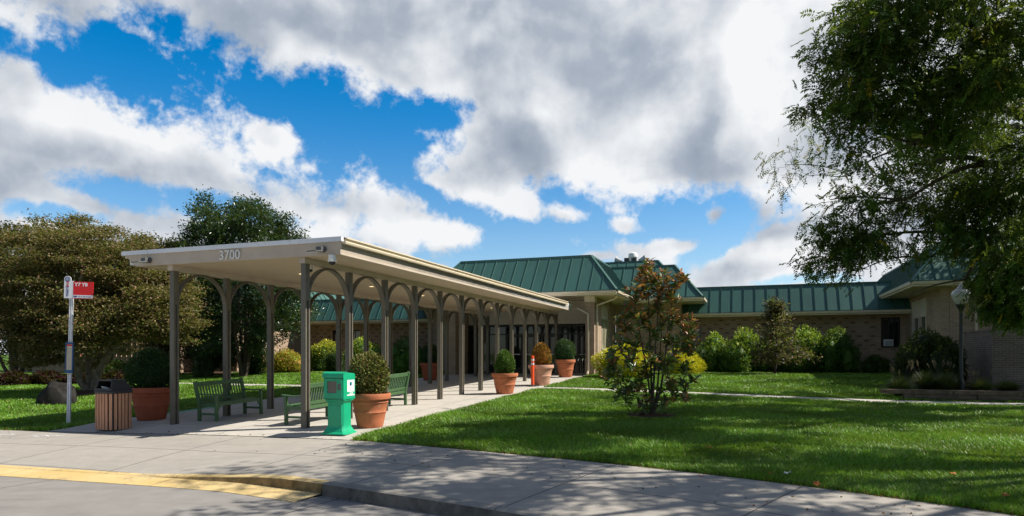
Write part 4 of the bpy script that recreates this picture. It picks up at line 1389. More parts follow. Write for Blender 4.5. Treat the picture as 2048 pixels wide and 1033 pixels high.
b = MB(); b.box((-hd - .03, -.07, 1.04), (-hd - .022, .07, 1.052)); b.build('handle', M['boxgreen'], d)
# notice on the sunlit side
b = MB(); b.box((-.075, -hw - .003, .82), (.165, -hw - .0002, 1.05)); st = b.build('sticker', M['paper_white'], t)
b = MB(); c_ = (.04, .975)
for k in range(24): pass
ring = [(c_[0] + .042 * math.cos(2 * math.pi * k / 24), -hw - .0042, c_[1] + .042 * math.sin(2 * math.pi * k / 24)) for k in range(24)]
b.add(ring, [tuple(range(24))]); g_ = b.build('globe_logo', M['blue'], st)
b = MB()
for pts in ([(.012, .99), (.03, 1.005), (.045, 1.0), (.04, .985), (.03, .97), (.022, .955), (.016, .97)], [(.05, .985), (.065, .995), (.075, .98), (.07, .96), (.058, .95), (.055, .965)]):
    b.add([(p, -hw - .0050, q) for p, q in pts], [tuple(range(len(pts)))])
b.build('globe_land', M['boxgreen'], g_)
b = MB()
for z_, ws in ((.905, (.03, .02, .035, .02)), (.885, (.04, .028, .03)), (.865, (.025, .04, .03))):
    a_ = -.035
    for w_ in ws: b.box((a_, -hw - .0045, z_), (a_ + w_, -hw - .0031, z_ + .009)); a_ += w_ + .012
b.build('lettering', M['ink'], st)
b = MB(); b.box((-hd - .035, -.185, .86), (-hd - .022, -.115, .98)); b.build('coin_slot', M['grey_metal'], t, bevel=.003)
b = MB(); b.box((-.08, -hw - .003, .745), (.17, -hw - .0002, .77)); b.box((.0, -hw - .003, .783), (.12, -hw - .0002, .80)); b.build('label_strip', M['paper_white'], t)

# ------------------------------------------------------------------ bus stop sign
bx, by, _ = px(137, 846, 15.35)
t = root('bus_stop_sign', 'white bus stop pole with red route panel and blue timetable on the left lawn', 'bus stop sign', (bx, by, gz(bx, by) - .02))
t.rotation_euler = (R(0), R(1.3), R(5))
b = MB()
b.box((-.035, -.03, -.3), (-.012, .03, 2.98)); b.box((-.0115, -.012, -.3), (.0115, .028, 2.98)); b.box((.012, -.03, -.3), (.035, .03, 2.98)); b.build('pole', M['steel'], t, bevel=.004)
f_ = -.036
b = MB(); zb, zt = 2.98, 3.36
b = MB(); out = [(-.145, 2.955), (.055, 2.955), (.055, 3.36), (.01, 3.36)]
out += [(-.07 + .077 * math.cos(a_), 3.395 + .077 * math.sin(a_)) for a_ in np.linspace(0, math.pi, 14)]
out += [(-.147, 3.30)]
b.prism(out, -.044, -.032, axis=1); pn = b.build('sign_panel', M['sign_white'], t)
Xv, Yv = (1, 0, 0), (0, 0, 1)
b = MB(); yy = -.0455
def disk(b, cx, cz, r0, r1, y, n=28):
    vs_ = []
    for k in range(n):
        a_ = 2 * math.pi * k / n; vs_ += [(cx + r0 * math.cos(a_), y, cz + r0 * math.sin(a_)), (cx + r1 * math.cos(a_), y, cz + r1 * math.sin(a_))]
    b.add(vs_, [(2 * k, 2 * k + 1, (2 * k + 3) % (2 * n), (2 * k + 2) % (2 * n)) for k in range(n)])
disk(b, -.07, 3.395, .042, .060, yy)
b.box((-.095, yy - .0005, 3.372), (-.082, yy + .001, 3.418)); b.box((-.058, yy - .0005, 3.372), (-.045, yy + .001, 3.418)); b.box((-.095, yy - .0004, 3.36), (-.045, yy + .0011, 3.371)); b.box((-.075, yy - .0004, 3.405), (-.062, yy + .0011, 3.425))
b.build('bus_logo', M['blue'], pn)
text_mesh('metro', .098, M['blue'], (0, 0, 1), (-1, 0, 0), (-.075, yy, 3.02 - .02), 'lettering', pn, .001, align='LEFT', bold=.002)
text_mesh('bus', .098, M['text_red'], (0, 0, 1), (-1, 0, 0), (-.075, yy, 3.215), 'lettering', pn, .001, align='LEFT', bold=.002)
b = MB(); b.box((.058, -.046, 2.95), (.50, -.034, 3.345)); rp = b.build('route_panel', M['red'], t)
b = MB(); b.box((.062, -.048, 2.965), (.497, -.0463, 3.035)); ws = b.build('route_strip', M['sign_white'], rp)
text_mesh('Y7 Y8', .115, M['sign_white'], Xv, Yv, (.085, -.0468, 3.275), 'lettering', rp, .001, align='LEFT', bold=.003)
b = MB(); b.prism([(.072, 2.984), (.118, 2.984), (.118, 2.970), (.152, 3.0), (.118, 3.03), (.118, 3.016), (.072, 3.016)], -.0490, -.0481, axis=1); b.build('arrow', M['blue'], ws)
b = MB()
for z_ in (2.985, 3.005):
    a_ = .165
    for w_ in (.05, .03, .06, .04, .05): b.box((a_, -.0488, z_), (a_ + w_, -.0481, z_ + .009)); a_ += w_ + .012
b.build('small_print', M['frame_blue'], ws)
b = MB()
fx0, fx1, fz0, fz1 = -.065, .105, 1.22, 1.93
b.box((fx0, -.085, fz0), (fx0 + .022, -.036, fz1)); b.box((fx1 - .022, -.085, fz0), (fx1, -.036, fz1)); b.box((fx0 + .022, -.084, fz0), (fx1 - .022, -.036, fz0 + .07)); b.box((fx0 + .022, -.084, fz1 - .04), (fx1 - .022, -.036, fz1))
b.box((fx0, -.05, fz0 - .001), (fx1, -.037, fz1 + .001)); tt = b.build('timetable_case', M['frame_blue'], t, bevel=.005)
b = MB(); b.box((fx0 + .022, -.072, fz0 + .07), (fx1 - .022, -.051, fz1 - .04)); tp = b.build('timetable', M['paper'], tt)
b = MB(); b.box((fx0 + .026, -.0735, 1.845), (fx1 - .026, -.0725, 1.885)); b.build('header', M['text_red'], tp)
b = MB()
for k in range(15):
    z_ = 1.31 + k * .034
    for j in range(4): b.box((fx0 + .03 + j * .029, -.0732, z_), (fx0 + .03 + j * .029 + .012 + .01 * random.random(), -.0725, z_ + .007))
b.build('small_print', M['ink'], tp)

# ------------------------------------------------------------------ delineator, bike rack, boulder, lamp
x, y, _ = W(11.62, -1.22)
t = root('delineator_post', 'orange plastic delineator post with silver bands in front of the faded pot', 'delineator', (x, y, gz(x, y) + .008))
b = MB(); b.lathe([(.24, 0), (.24, .02), (.19, .04), (.08, .055), (.06, .06)], 28); b.build('base', M['black_plastic'], t)
b = MB(); b.lathe([(.066, .058), (.062, .12), (.058, 1.06), (.05, 1.10), (.03, 1.115)], 24); p_ = b.build('tube', M['orange'], t)
for z_ in (.78, .93):
    b = MB(); b.lathe([(.0612, z_), (.061, z_ + .075)], 24, cap=False); b.build('band', M['reflect'], p_)
x, y, _ = W(18.0, -1.42)
t = root('bike_rack', 'small black bike rack with rounded loops beside the entrance pillar', 'bike rack', (x, y, gz(x, y) + .008), ANG)
for k in range(3):
    b = MB(); c0 = -.18 + k * .2
    pts = [(-.25, c0, 0), (-.25, c0, .62)] + [(-.25 + .25 * (1 - math.cos(a_)) , c0, .62 + .16 * math.sin(a_)) for a_ in np.linspace(.2, math.pi - .2, 9)] + [(.25, c0, .62), (.25, c0, 0)]
    b.tube(pts, .024, 10); b.build('loop', M['black_metal'], t)
b = MB(); b.box((-.29, -.24, 0), (-.21, .28, .02)); b.box((.21, -.24, 0), (.29, .28, .02)); b.build('base_bar', M['black_metal'], t)
import bmesh
bx_, by_, _ = px(114, 806, 19.8)
bm = bmesh.new(); bmesh.ops.create_icosphere(bm, subdivisions=4, radius=1)
me = bpy.data.meshes.new('boulder')
pl_ = [(unit(np.array(v_)), c_) for v_, c_ in (((-.6, -.5, .55), .84), ((.7, -.4, .5), .86), ((.2, -.9, .15), .82), ((-.9, .0, .25), .9), ((.9, .2, .1), .9), ((.1, .2, 1), .92), ((.0, .9, .3), .8))]
for v_ in bm.verts:
    p = np.array(v_.co)
    for n_, c_ in pl_:
        d_ = p @ n_
        if d_ > c_: p = p - n_ * (d_ - c_)
    k_ = 1 + .03 * math.sin(7 * p[0] + 3 * p[2]) + .02 * math.sin(13 * p[1] + 5)
    v_.co = (p[0] * .56 * k_, p[1] * .42 * k_, p[2] * .56 * k_ + .05 * p[0])
for f__ in bm.faces: f__.smooth = True
bm.to_mesh(me); bm.free(); me.materials.append(M['rock'])
o = bpy.data.objects.new('boulder', me); col.objects.link(o); o.location = (bx_, by_, gz(bx_, by_) + .16); tag(o, 'dark rounded boulder on the lawn at the foot of the maple', 'boulder')

lx, ly, _ = px(1922, 775, 20.8)
lz = gz(lx, ly)
t = root('street_lamp', 'black lamp post with a white acorn globe in the raised bed', 'lamp', (lx, ly, lz))
b = MB(); b.lathe([(.14, 0), (.14, .12), (.11, .16), (.10, .45), (.07, .52), (.055, .6), (.05, 2.6), (.045, 2.75)], 20); b.build('pole', M['black_metal'], t)
b = MB(); b.lathe([(.05, 2.70), (.09, 2.80), (.13, 2.86), (.15, 2.87), (.15, 2.91), (.13, 2.92)], 24); b.build('fitter', M['black_metal'], t)
b = MB(); b.lathe([(.13, 2.92), (.20, 3.02), (.255, 3.16), (.262, 3.24), (.235, 3.32), (.15, 3.39), (.12, 3.405), (.125, 3.42), (.10, 3.46), (.07, 3.48), (.075, 3.50), (.04, 3.56), (.012, 3.60)], 28); b.build('globe', M['globe'], t)

# retaining wall, screen walls
cx_, cy_, _ = px(1770, 803, 19.6)
cu_, cv_ = L(cx_, cy_)
t = root('retaining_wall', 'low weathered timber retaining wall in front of the ornamental grasses', 'wall', W(11.35, cv_, 0), ANG)
for k in range(3):
    b = MB()
    for j in range(6):
        v0 = -.02 - j * 1.9 - (.6 if k % 2 else 0); b.box((-.02 * k * .5 + .004 * (j % 3), v0 - 1.885, -.10 + k * .14), (.20 + .004 * (j % 2), min(v0, 0.0), .032 + k * .14))
    b.build('course', M['timber'], t, bevel=.012)
    zz = gz(*W(11.4, cv_)[:2])
t.location.z = zz
b = MB()
kx, ky, _ = px(1985, 755, 22.2); ku, kv = L(kx, ky); kz = gz(kx, ky)
t = root('screen_wall', 'low weathered brick screen wall behind the lamp post', 'wall', (kx, ky, kz), ANG)
b = MB(); b.box((0, -.24, -.2), (3.1, 0, 2.02)); b.build('side_panel', M['grey_brick'], t)
b = MB(); hol = [(-1.05 - .5 * k, z_) for k in range(5) for z_ in (.75, 1.05, 1.35)]
v0 = -.241
b.box((0.0, -4.2, -.2), (.24, v0, .72)); b.box((0.0, -4.2, 1.60), (.24, v0, 2.0)); b.box((0.0, -.9, .72), (.24, v0, 1.60))
for k in range(7): b.box((.002, -1.30 - k * .45, .72), (.238, -1.05 - k * .45, 1.60))
for z_ in (.95, 1.25): b.box((.004, -4.2, z_), (.236, -.9, z_ + .08))
b.build('front_panel', M['grey_brick'], t)
b = MB(); b.box((-.02, -4.22, 2.021), (.26, .02, 2.08)); b.box((.261, -.26, 2.021), (3.12, .02, 2.08)); b.build('coping', M['grey_brick'], t)
# left screen wall with lattice, behind the maple
sx_, sy_, _ = px(360, 742, 37.0); su, sv = L(sx_, sy_); sz = gz(sx_, sy_)
t = root('screen_wall', 'brick screen wall with square lattice openings behind the maple', 'wall', (sx_, sy_, sz), ANG)
b = MB(); b.box((0, 0, -.2), (.24, 2.2, 2.3)); b.box((0, 5.6, -.2), (.24, 14, 2.3)); b.box((0, 2.2, -.2), (.24, 5.6, .75)); b.box((0, 2.2, 2.0), (.24, 5.6, 2.3)); b.build('panel', M['brick'], t)
b = MB()
for k in range(9): b.box((.06, 2.2 + k * .4 - .0, .75), (.18, 2.2 + k * .4 + .18, 2.0))
for k in range(4): b.box((.062, 2.2, .82 + k * .33), (.178, 5.6, .95 + k * .33))
b.build('lattice', M['brick'], t)

# ------------------------------------------------------------------ leaves on the ground, a scrap of paper
def leaf_scrap(name, x, y, s, c, label, cat, group=None, mat=None):
    b = MB(); n = 10
    vs_ = [(0, 0, .012)] + [(s * (.55 + .45 * abs(math.cos(2.5 * 2 * math.pi * k / n))) * math.cos(2 * math.pi * k / n), s * .8 * (.55 + .45 * abs(math.cos(2.5 * 2 * math.pi * k / n))) * math.sin(2 * math.pi * k / n), random.uniform(.0, .03)) for k in range(n)]
    b.add(vs_, [(0, 1 + k, 1 + (k + 1) % n) for k in range(n)])
    o = b.build(name, mat or M[c], None, (x, y, 0), random.uniform(0, 6), fix=False); o.rotation_euler.x = random.uniform(-.5, .5)
    return tag(o, label, cat, group)


M['leaf_orange'] = mat_plain('fallen_leaf_orange', (.48, .14, .03), .8, vary=.3, scale=20)
M['leaf_brown'] = mat_plain('fallen_leaf_brown', (.22, .11, .05), .8, vary=.3, scale=20)
for i, (x_, y_, lab) in enumerate([(1542, 938, 'paler'), (1420, 895, ''), (1091, 856, ''), (2012, 981, ''), (1634, 960, ''), (1208, 896, ''), (1400, 945, ''), (1905, 940, '')]):
    h_ = 1.50; Y = h_ * F_PX / (y_ - HOR); X = (x_ - CX) / F_PX * Y
    o = leaf_scrap('fallen_leaf', X, Y, .055, 'leaf_orange' if i % 3 < 2 else 'leaf_brown', 'single dry fallen leaf lying in the near lawn', 'leaf', 'dry leaves lying in the lawn'); o.location.z = gz(X, Y) + .045
X, Y, _ = px(1575, 938, 8.55)
o = leaf_scrap('paper_scrap', X, Y, .075, 'paper_white', 'crumpled white paper scrap in the near lawn', 'litter'); o.location.z = gz(X, Y) + .05
def lawn_mask(X, Y):
    u, v = L(X, Y); s = edge_dist(X, Y)
    ok = (s > .01) & ~((v > SV0 - .01) & (v < SV1 + .01) & (u < 22))
    ok &= ~((u > PU0 - .02) & (u < PU1 + .02))
    for u0, u1, v0, v1 in BEDS: ok &= ~((u > u0 - .05) & (u < u1) & (v > v0) & (v < v1))
    ok &= ~((u > 18.0) & (v < 6) & (v > -1.98)) & (u < 25.5) & ~((u > 19) & (v > 18.5)) & ~((u > 18.7) & (v < -16))
    for (cx, cy, _), r_ in ((MAG, .58), (PUR, .85), (MAP, 1.35)): ok &= np.hypot(X - cx, Y - cy) > r_
    return ok


# leaf litter along the lawn edge
n = 2600
ts = rng.uniform(T_A + 20, T_B - 2, n); P = np.zeros((n, 3))
for i, t_ in enumerate(ts):
    x_, y_, nx, ny = edge_at(t_); o_ = -abs(rng.normal(0, .10)) + .03; o_ = o_ if rng.random() > .12 else rng.uniform(0, 1.5)
    X, Y = x_ + nx * o_, y_ + ny * o_
    u_, v_ = L(X, Y)
    z_ = gz(X, Y) + .012 if o_ < 0 else float(np.interp(o_, [q[0] for q in walk_rows(t_)[1:]], [q[1] for q in walk_rows(t_)[1:]])) + .006
    P[i] = (X, Y, z_)
keep = ~((np.array([L(a, b_)[1] for a, b_ in P[:, :2]]) > SV0) & (np.array([L(a, b_)[1] for a, b_ in P[:, :2]]) < SV1) & (rng.random(n) < .9))
P = P[keep]; n = len(P)
m_ = 420; Yl = rng.uniform(6.5, 24, m_); Xl = rng.uniform(-.45, .8, m_) * Yl; ok_ = lawn_mask(Xl, Yl); Xl, Yl = Xl[ok_], Yl[ok_]
ul, vl = L(Xl, Yl); P = np.concatenate([P, np.c_[Xl, Yl, G(ul, vl) + .05]]); n = len(P)
D = unit(np.c_[rng.normal(size=(n, 2)), rng.normal(0, .15, n)])
V, T = leaf_geo(P, D, rng.uniform(.02, .055, n), rng.uniform(.015, .035, n), up=np.c_[rng.normal(0, .4, (n, 2)), np.ones(n)], fold=.3)
o = np_mesh('leaf_litter', V, T, M['leaf'], np.repeat(pal([(.22, .10, .035), (.14, .08, .04), (.30, .14, .05), (.09, .06, .03)], n), 4, 0)); tag(o, kind='stuff')

# ------------------------------------------------------------------ grass
def grass():
    target = 700000
    Xs = []; Ys = []; tot = 0
    while tot < target:
        n = 500000
        Y = rng.uniform(5.5, 38, n); X = rng.uniform(-1, 1, n) * (Y * .80 + 1.0)
        # uniform per area: weight by the width of the strip
        k = rng.random(n) < (Y * .80 + 1) / 31.4
        d = np.hypot(X, Y); k &= rng.random(n) < np.clip((7.0 / d) ** 1.75, 0, 1)
        X, Y = X[k], Y[k]
        m = lawn_mask(X, Y); X, Y = X[m], Y[m]
        Xs.append(X); Ys.append(Y); tot += len(X)
    X = np.concatenate(Xs)[:target]; Y = np.concatenate(Ys)[:target]
    n = len(X); d = np.hypot(X, Y)
    u, v = L(X, Y); Z = G(u, v) - .01
    patch = .5 + .25 * np.sin(X * 1.7 + 1.3 * np.sin(Y * 1.1)) + .25 * np.sin(Y * 2.3 + 1.7 * np.sin(X * .9))
    h = rng.uniform(.04, .10, n) * (.75 + .5 * patch); wdt = .0075 * np.clip(d / 7.5, 1, 5)
    a = rng.uniform(0, 2 * np.pi, n); lean = rng.normal(0, .45, (n, 2)) + .25 * np.stack([np.sin(X * 3 + Y), np.cos(Y * 3 - X)], 1)
    B = np.stack([X, Y, Z], 1); S = np.stack([np.cos(a), np.sin(a), np.zeros(n)], 1) * wdt[:, None] * .5
    tip = B + np.stack([lean[:, 0] * h, lean[:, 1] * h, h], 1)
    midp = B + np.stack([lean[:, 0] * h * .25, lean[:, 1] * h * .25, h * .55], 1)
    V = np.stack([B - S, B + S, midp + S * .8, midp - S * .8, tip], 1).reshape(-1, 3)
    i = np.arange(n)[:, None] * 5
    T = np.concatenate([i + [0, 1, 2], i + [0, 2, 3], i + [3, 2, 4]], 1).reshape(-1, 3)
    base = pal([(.13, .29, .016), (.165, .345, .026), (.22, .38, .05), (.095, .23, .015), (.34, .34, .13)], n, .26, [3, 3, 2.2, 3, .5])
    base *= (.72 + .5 * patch)[:, None]
    o = np_mesh('grass', V, T, M['grass'], np.repeat(base, 5, 0)); tag(o, kind='stuff')


grass()
# ------------------------------------------------------------------ trees
def curve_pts(p, q, sag, n=6, wig=.06):
    p, q = np.array(p, float), np.array(q, float); d = np.linalg.norm(q - p); o = []
    a = rng.normal(0, wig * d, 3)
    for k in range(n + 1):
        t = k / n; s = 4 * t * (1 - t)
        o.append(p + (q - p) * t + np.array([0, 0, sag * d]) * s + a * s * (1 - t))
    return np.array(o)


class Tree:
    def __init__(s, name, label, cat, base, group=None):
        s.t = root(name, label, cat, base, 0, group); s.base = np.array(base, float)
        s.wood = MB(); s.nodes = []; s.V = []; s.T = []; s.C = []; s.nv = 0

    def limb(s, pts, r0, r1, n=8, node=True):
        pts = np.array(pts, float); k = len(pts)
        s.wood.tube([tuple(p) for p in pts], [r0 + (r1 - r0) * (i / (k - 1)) ** .8 for i in range(k)], n, caps=False)
        if node:
            for i in range(len(pts)):
                s.nodes.append((*pts[i], r0 + (r1 - r0) * i / (k - 1)))

    def nearest(s, q, pen=None):
        N = np.array(s.nodes); d = np.linalg.norm(N[:, :3] - q, axis=1)
        # prefer a node that lies below / inward of the cluster
        d = d + .35 * np.clip(N[:, 2] - q[2], 0, None)
        i = int(np.argmin(d)); return N[i]

    def leaves(s, V, T, C):
        s.V.append(V); s.T.append(T + s.nv); s.C.append(C); s.nv += len(V)

    def done(s, leaf_mat, bark):
        s.wood.build('trunk', bark, s.t, fix=False)
        np_mesh('crown', np.concatenate(s.V), np.concatenate(s.T), leaf_mat, np.concatenate(s.C), s.t)
        return s.t


def ellipsoid_pts(n, c, r, shell=.55, seed=0):
    d = unit(rng.normal(size=(n, 3))); q = (rng.uniform(shell ** 3, 1, n)) ** (1 / 3)
    return np.array(c) + d * np.array(r) * (q * lump(d, seed, .26))[:, None]


def leaf_cluster(c, n, spread, ln, wd_, cols, droop=.0, w=None, jit=.2, flat=.6, out=None):
    P = c + rng.normal(0, 1, (n, 3)) * spread * np.array([1, 1, flat])
    D = rng.normal(0, 1, (n, 3)) * np.array([1, 1, .5]) + np.array([0, 0, -droop])
    if out is not None: D = D + out
    V, T = leaf_geo(P, unit(D), ln * rng.uniform(.6, 1.25, n), wd_ * rng.uniform(.7, 1.2, n), up=np.c_[rng.normal(0, .7, (n, 2)), np.ones(n)])
    return V, T, np.repeat(pal(cols, n, jit, w), 4, 0)


def pinnate(c, nfr, spread, cols, w=None, rach=.24, nl=6, ln=.07, wd_=.024, droop=.9, out=None):
    """drooping compound leaves: nfr fronds of 2*nl+1 leaflets"""
    P = c + rng.normal(0, 1, (nfr, 3)) * spread * np.array([1, 1, .7])
    D = rng.normal(0, 1, (nfr, 3)) + np.array([0, 0, -droop])
    if out is not None: D = D + out
    D = unit(D); up = np.c_[rng.normal(0, .6, (nfr, 2)), np.ones(nfr)]
    S = unit(np.cross(D, up))
    fr = np.linspace(.15, 1, nl)
    Q = []; E = []
    for f in fr:
        for sg in (-1, 1):
            Q.append(P + D * rach * f + np.array([0, 0, -.05]) * f * f); E.append(unit(S * sg * .85 + D * .5 + np.array([0, 0, -.25])))
    Q.append(P + D * rach + np.array([0, 0, -.05])); E.append(D)
    Q = np.concatenate(Q); E = np.concatenate(E); n = len(Q)
    V, T = leaf_geo(Q, unit(E + rng.normal(0, .12, (n, 3))), ln * rng.uniform(.75, 1.2, n), wd_ * rng.uniform(.8, 1.2, n), up=np.tile(up, (2 * nl + 1, 1)), fold=.15)
    c1 = pal(cols, nfr, .22, w)
    return V, T, np.repeat(np.tile(c1, (2 * nl + 1, 1)) * rng.uniform(.85, 1.15, (n, 1)), 4, 0)


def sunny(P, gaps=True):
    """crowns are open where the sun reaches the walkway, the lawn next to it and the far lawn"""
    lim = np.interp(P[:, 1], [6, 8, 10.7, 12.3, 13, 14, 17, 20, 23, 26, 30], [-6, -4.5, -3.8, -3.2, -2.2, -.8, .5, 2.0, 5.0, 9.5, 15.5])
    sh = P[:, 0] - .93 * (P[:, 2] - .1)
    ok = sh > lim + .75 + rng.normal(0, .35, len(P))
    # the young magnolia stands mostly in the sun
    hit = (np.abs(P[:, 1] - 15.2) < 1.0) & (P[:, 0] - .93 * (P[:, 2] - 2.2) > 2.0) & (P[:, 0] - .93 * (P[:, 2] - 2.2) < 4.4)
    ok &= ~(hit & (rng.random(len(P)) < .85))
    # gaps between the boughs
    g = np.sin(2.4 * sh + 2 * np.sin(1.1 * P[:, 1])) + np.sin(3.4 * P[:, 1] + 1.3 * np.sin(1.5 * sh))
    xp = CX + F_PX * P[:, 0] / np.maximum(P[:, 1], 1); yp = HOR - F_PX * (P[:, 2] - EYE) / np.maximum(P[:, 1], 1)
    seen = (xp < 2070) & (yp > -40)
    if gaps: ok &= (g > np.where(seen, np.where(yp > 300, -1.35, -.95), -.05) + rng.normal(0, .2, len(P)))
    return ok


def grow(tr, clusters, per, kind='leaf', twig=(.018, .006), prune=False, **kw):
    """hang every cluster on the nearest limb by a curved twig"""
    if prune: clusters = clusters[sunny(clusters + tr.base, tr.base[0] < 20)]
    order = np.argsort(np.linalg.norm(clusters - clusters.mean(0), axis=1))
    for c in clusters[order]:
        nd = tr.nearest(c); p = nd[:3]; d = np.linalg.norm(c - p)
        if d > .12:
            pts = curve_pts(p, c, .08, max(3, int(d / .35)), .07)
            tr.limb(pts, min(nd[3] * .7, twig[0] * (1 + d * .5)), twig[1], 5)
        o = unit(c - p) * .8
        if kind == 'leaf': tr.leaves(*leaf_cluster(c, per, out=o, **kw))
        else: tr.leaves(*pinnate(c, per, out=o, **kw))


# ---- big tree on the right: drooping compound leaves, trunk outside the picture
GT = [(.036, .078, .013), (.056, .108, .018), (.085, .145, .027), (.12, .165, .032), (.34, .27, .018)]
GW = [4, 4, 3, 1.5, .22]
tb = (17.6, 17.2, gz(17.6, 17.2) - .05)
T1 = Tree('pagoda_tree', 'large dark tree with drooping leaves hanging into the right side of the picture', 'tree', tb)
rel = lambda p: np.array(p) - np.array(tb)
T1.limb(curve_pts((0, 0, 0), rel(px(2330, 330, 17.0)), 0, 8, .03), .42, .28, 14)
fork = rel(px(2330, 330, 17.0))
mains = [((1960, 210, 16.2), .17), ((1980, 330, 15.2), .15), ((2000, 60, 16.8), .16), ((2080, -120, 16.5), .16), ((2010, 450, 16.0), .13), ((2200, -220, 15.0), .15), ((2260, 120, 12.6), .14), ((2420, -150, 19), .15), ((2300, 80, 21.5), .14), ((2560, 100, 17), .15), ((1990, 250, 19.5), .13), ((2560, 400, 19), .12)]
ends = []
for (a, b_, Y), r0 in mains:
    if b_ < 290 and a < 2100 and Y < 17: Y = 13.6
    e_ = rel(px(a, b_, Y)); T1.limb(curve_pts(fork, e_, .03, 9, .05), r0, r0 * .5, 8); ends.append((e_, r0 * .5))
subs = [(0, (1830, 288, 15.8)), (0, (1850, 180, 16.6)), (0, (1790, 120, 16.0)), (1, (1810, 400, 15.2)), (1, (1830, 330, 14.6)), (2, (1800, 30, 16.4)), (2, (1850, -60, 16.0)), (3, (1850, -180, 16.5)), (4, (1850, 520, 16.0)), (4, (1930, 560, 15.4)), (4, (1780, 470, 16.4)), (5, (1900, -260, 14.5)), (3, (1950, -330, 17)), (10, (1780, 200, 19)), (10, (1820, 330, 19.5))]
for k, q in subs:
    if q[1] < 290 and q[2] < 17: q = (q[0], q[1], 13.2)
    e_ = rel(px(*q)); T1.limb(curve_pts(ends[k][0], e_, .04, 8, .07), ends[k][1], .028, 7); ends.append((e_, .03))
n0 = len(mains)
fine = [(0, (1700, 352, 15.6)), (0, (1720, 300, 15.9)), (2, (1660, 110, 16.0)), (2, (1690, 60, 16.3)), (1, (1690, 200, 16.6)), (3, (1690, 440, 15.4)), (3, (1660, 400, 15.3)), (8, (1720, 540, 16.0)), (10, (1670, 500, 16.4)), (5, (1660, 40, 16.4)), (5, (1680, -40, 16.4)), (6, (1700, -120, 16)), (9, (1820, 590, 15.6)), (13, (1680, 260, 19)), (14, (1720, 420, 19.3))]
for k, q in fine:
    if q[1] < 290 and q[2] < 17: q = (q[0], q[1], 13.0)
    e_ = rel(px(*q)); T1.limb(curve_pts(ends[n0 + k][0], e_, .06, 7, .08), .03, .012, 6); ends.append((e_, .012))
# outermost sprays reaching over the lawn
for q in [(1618, 352, 15.5), (1570, 330, 15.5), (1640, 330, 15.7)]:
    T1.limb(curve_pts(rel(px(1700, 352, 15.6)), rel(px(*q)), .05, 6, .06), .014, .006, 5)
cl = []
# (photo x, y, depth, radius in m x/z, radius in depth, clusters)
for a, b_, Y, ra, rd_, k in [(1690, 70, 16.3, .85, 1.0, 46), (1760, 30, 16.3, 1.1, 1.3, 80), (1700, 190, 16.4, .80, .9, 46), (1790, 170, 16.3, 1.0, 1.2, 60), (1740, 265, 16.1, .75, .9, 36), (1880, 90, 16.4, 1.3, 1.8, 95), (1900, 210, 16.6, 1.2, 1.6, 70),
                             (1980, 170, 16.0, 1.4, 2.2, 120), (1990, 20, 16.2, 1.4, 2.2, 110), (1960, 340, 15.6, 1.2, 1.8, 95), (1860, 380, 15.8, .95, 1.2, 64), (1770, 400, 15.6, .80, .9, 44), (1690, 445, 15.8, .70, .8, 36), (1660, 520, 16.2, .55, .6, 22), (1680, 575, 16.2, .42, .5, 14), (1755, 500, 16.0, .75, .9, 40),
                             (1850, 490, 15.8, .9, 1.2, 64), (1890, 545, 15.4, .55, 1.1, 36), (1985, 530, 15.2, .9, 1.4, 84), (2030, 450, 15.6, 1.3, 1.8, 120), (2060, 590, 15.2, .9, 1.2, 70), (1830, 555, 15.8, .5, .7, 30), (1990, 585, 15.6, .5, .8, 50), (2035, 600, 15.4, .6, .9, 70), (2090, 540, 16.5, 1.2, 1.8, 70),
                             (2120, 300, 16, 1.8, 2.6, 120), (2150, 80, 16, 1.8, 2.8, 100), (2250, 480, 16, 1.7, 2.4, 80), (2000, -140, 16.5, 1.9, 2.4, 100), (1800, -110, 16.2, 1.4, 1.8, 60), (2250, -250, 16.5, 2.4, 3.0, 90), (2400, 100, 18, 2.4, 3, 80), (2300, 0, 21, 2.2, 2.4, 70), (2080, 230, 20.5, 1.8, 1.6, 80), (2280, 120, 12.8, 1.5, 1.6, 50), (1850, 250, 19.3, 1.4, 1.2, 60), (2560, 300, 18, 2.0, 2.4, 50)]:
    if b_ < 290 and a < 2100 and Y > 13.5 and Y < 17: Yn = 13.0; ra *= Yn / Y; Y = Yn
    c_ = rel(px(a, b_, Y)); cl.append(ellipsoid_pts(k, c_, (ra, rd_, ra), .3, int(a + b_) % 97))
cl = np.concatenate(cl); cw = cl + T1.base
cx_p = CX + F_PX * cw[:, 0] / cw[:, 1]; cy_p = HOR - F_PX * (cw[:, 2] - EYE) / cw[:, 1]
cl = cl[cy_p < np.interp(cx_p, [1600, 1640, 1700, 1740, 1800, 1880, 1950, 1968, 1990, 2100], [540, 560, 560, 520, 525, 505, 510, 565, 628, 648]) - 8]
cw = cl + T1.base; cx_p = CX + F_PX * cw[:, 0] / cw[:, 1]; cy_p = HOR - F_PX * (cw[:, 2] - EYE) / cw[:, 1]
airy = (cx_p < 1860) & (cy_p > 290) & (cy_p < 440)
keep_ = rng.random(len(cl)) < np.where(airy, .28, .60); cl = cl[keep_]
grow(T1, cl, 21, 'pin', (.022, .006), True, spread=.20, cols=GT, w=GW, ln=.092, wd_=.036)
tip = [rel(px(a, b_, 15.5)) for a, b_ in [(1535, 318), (1550, 338), (1562, 360), (1578, 322), (1590, 300), (1600, 345), (1625, 330), (1640, 310), (1560, 384), (1612, 250), (1600, 232), (1630, 285), (1650, 345), (1548, 305), (1655, 300), (1575, 345), (1600, 318), (1630, 245)]]
grow(T1, np.array(tip), 9, 'pin', (.008, .003), spread=.10, cols=GT[2:], w=[3, 3, 1.1], ln=.065)
T1.done(M['leaf'], M['bark'])

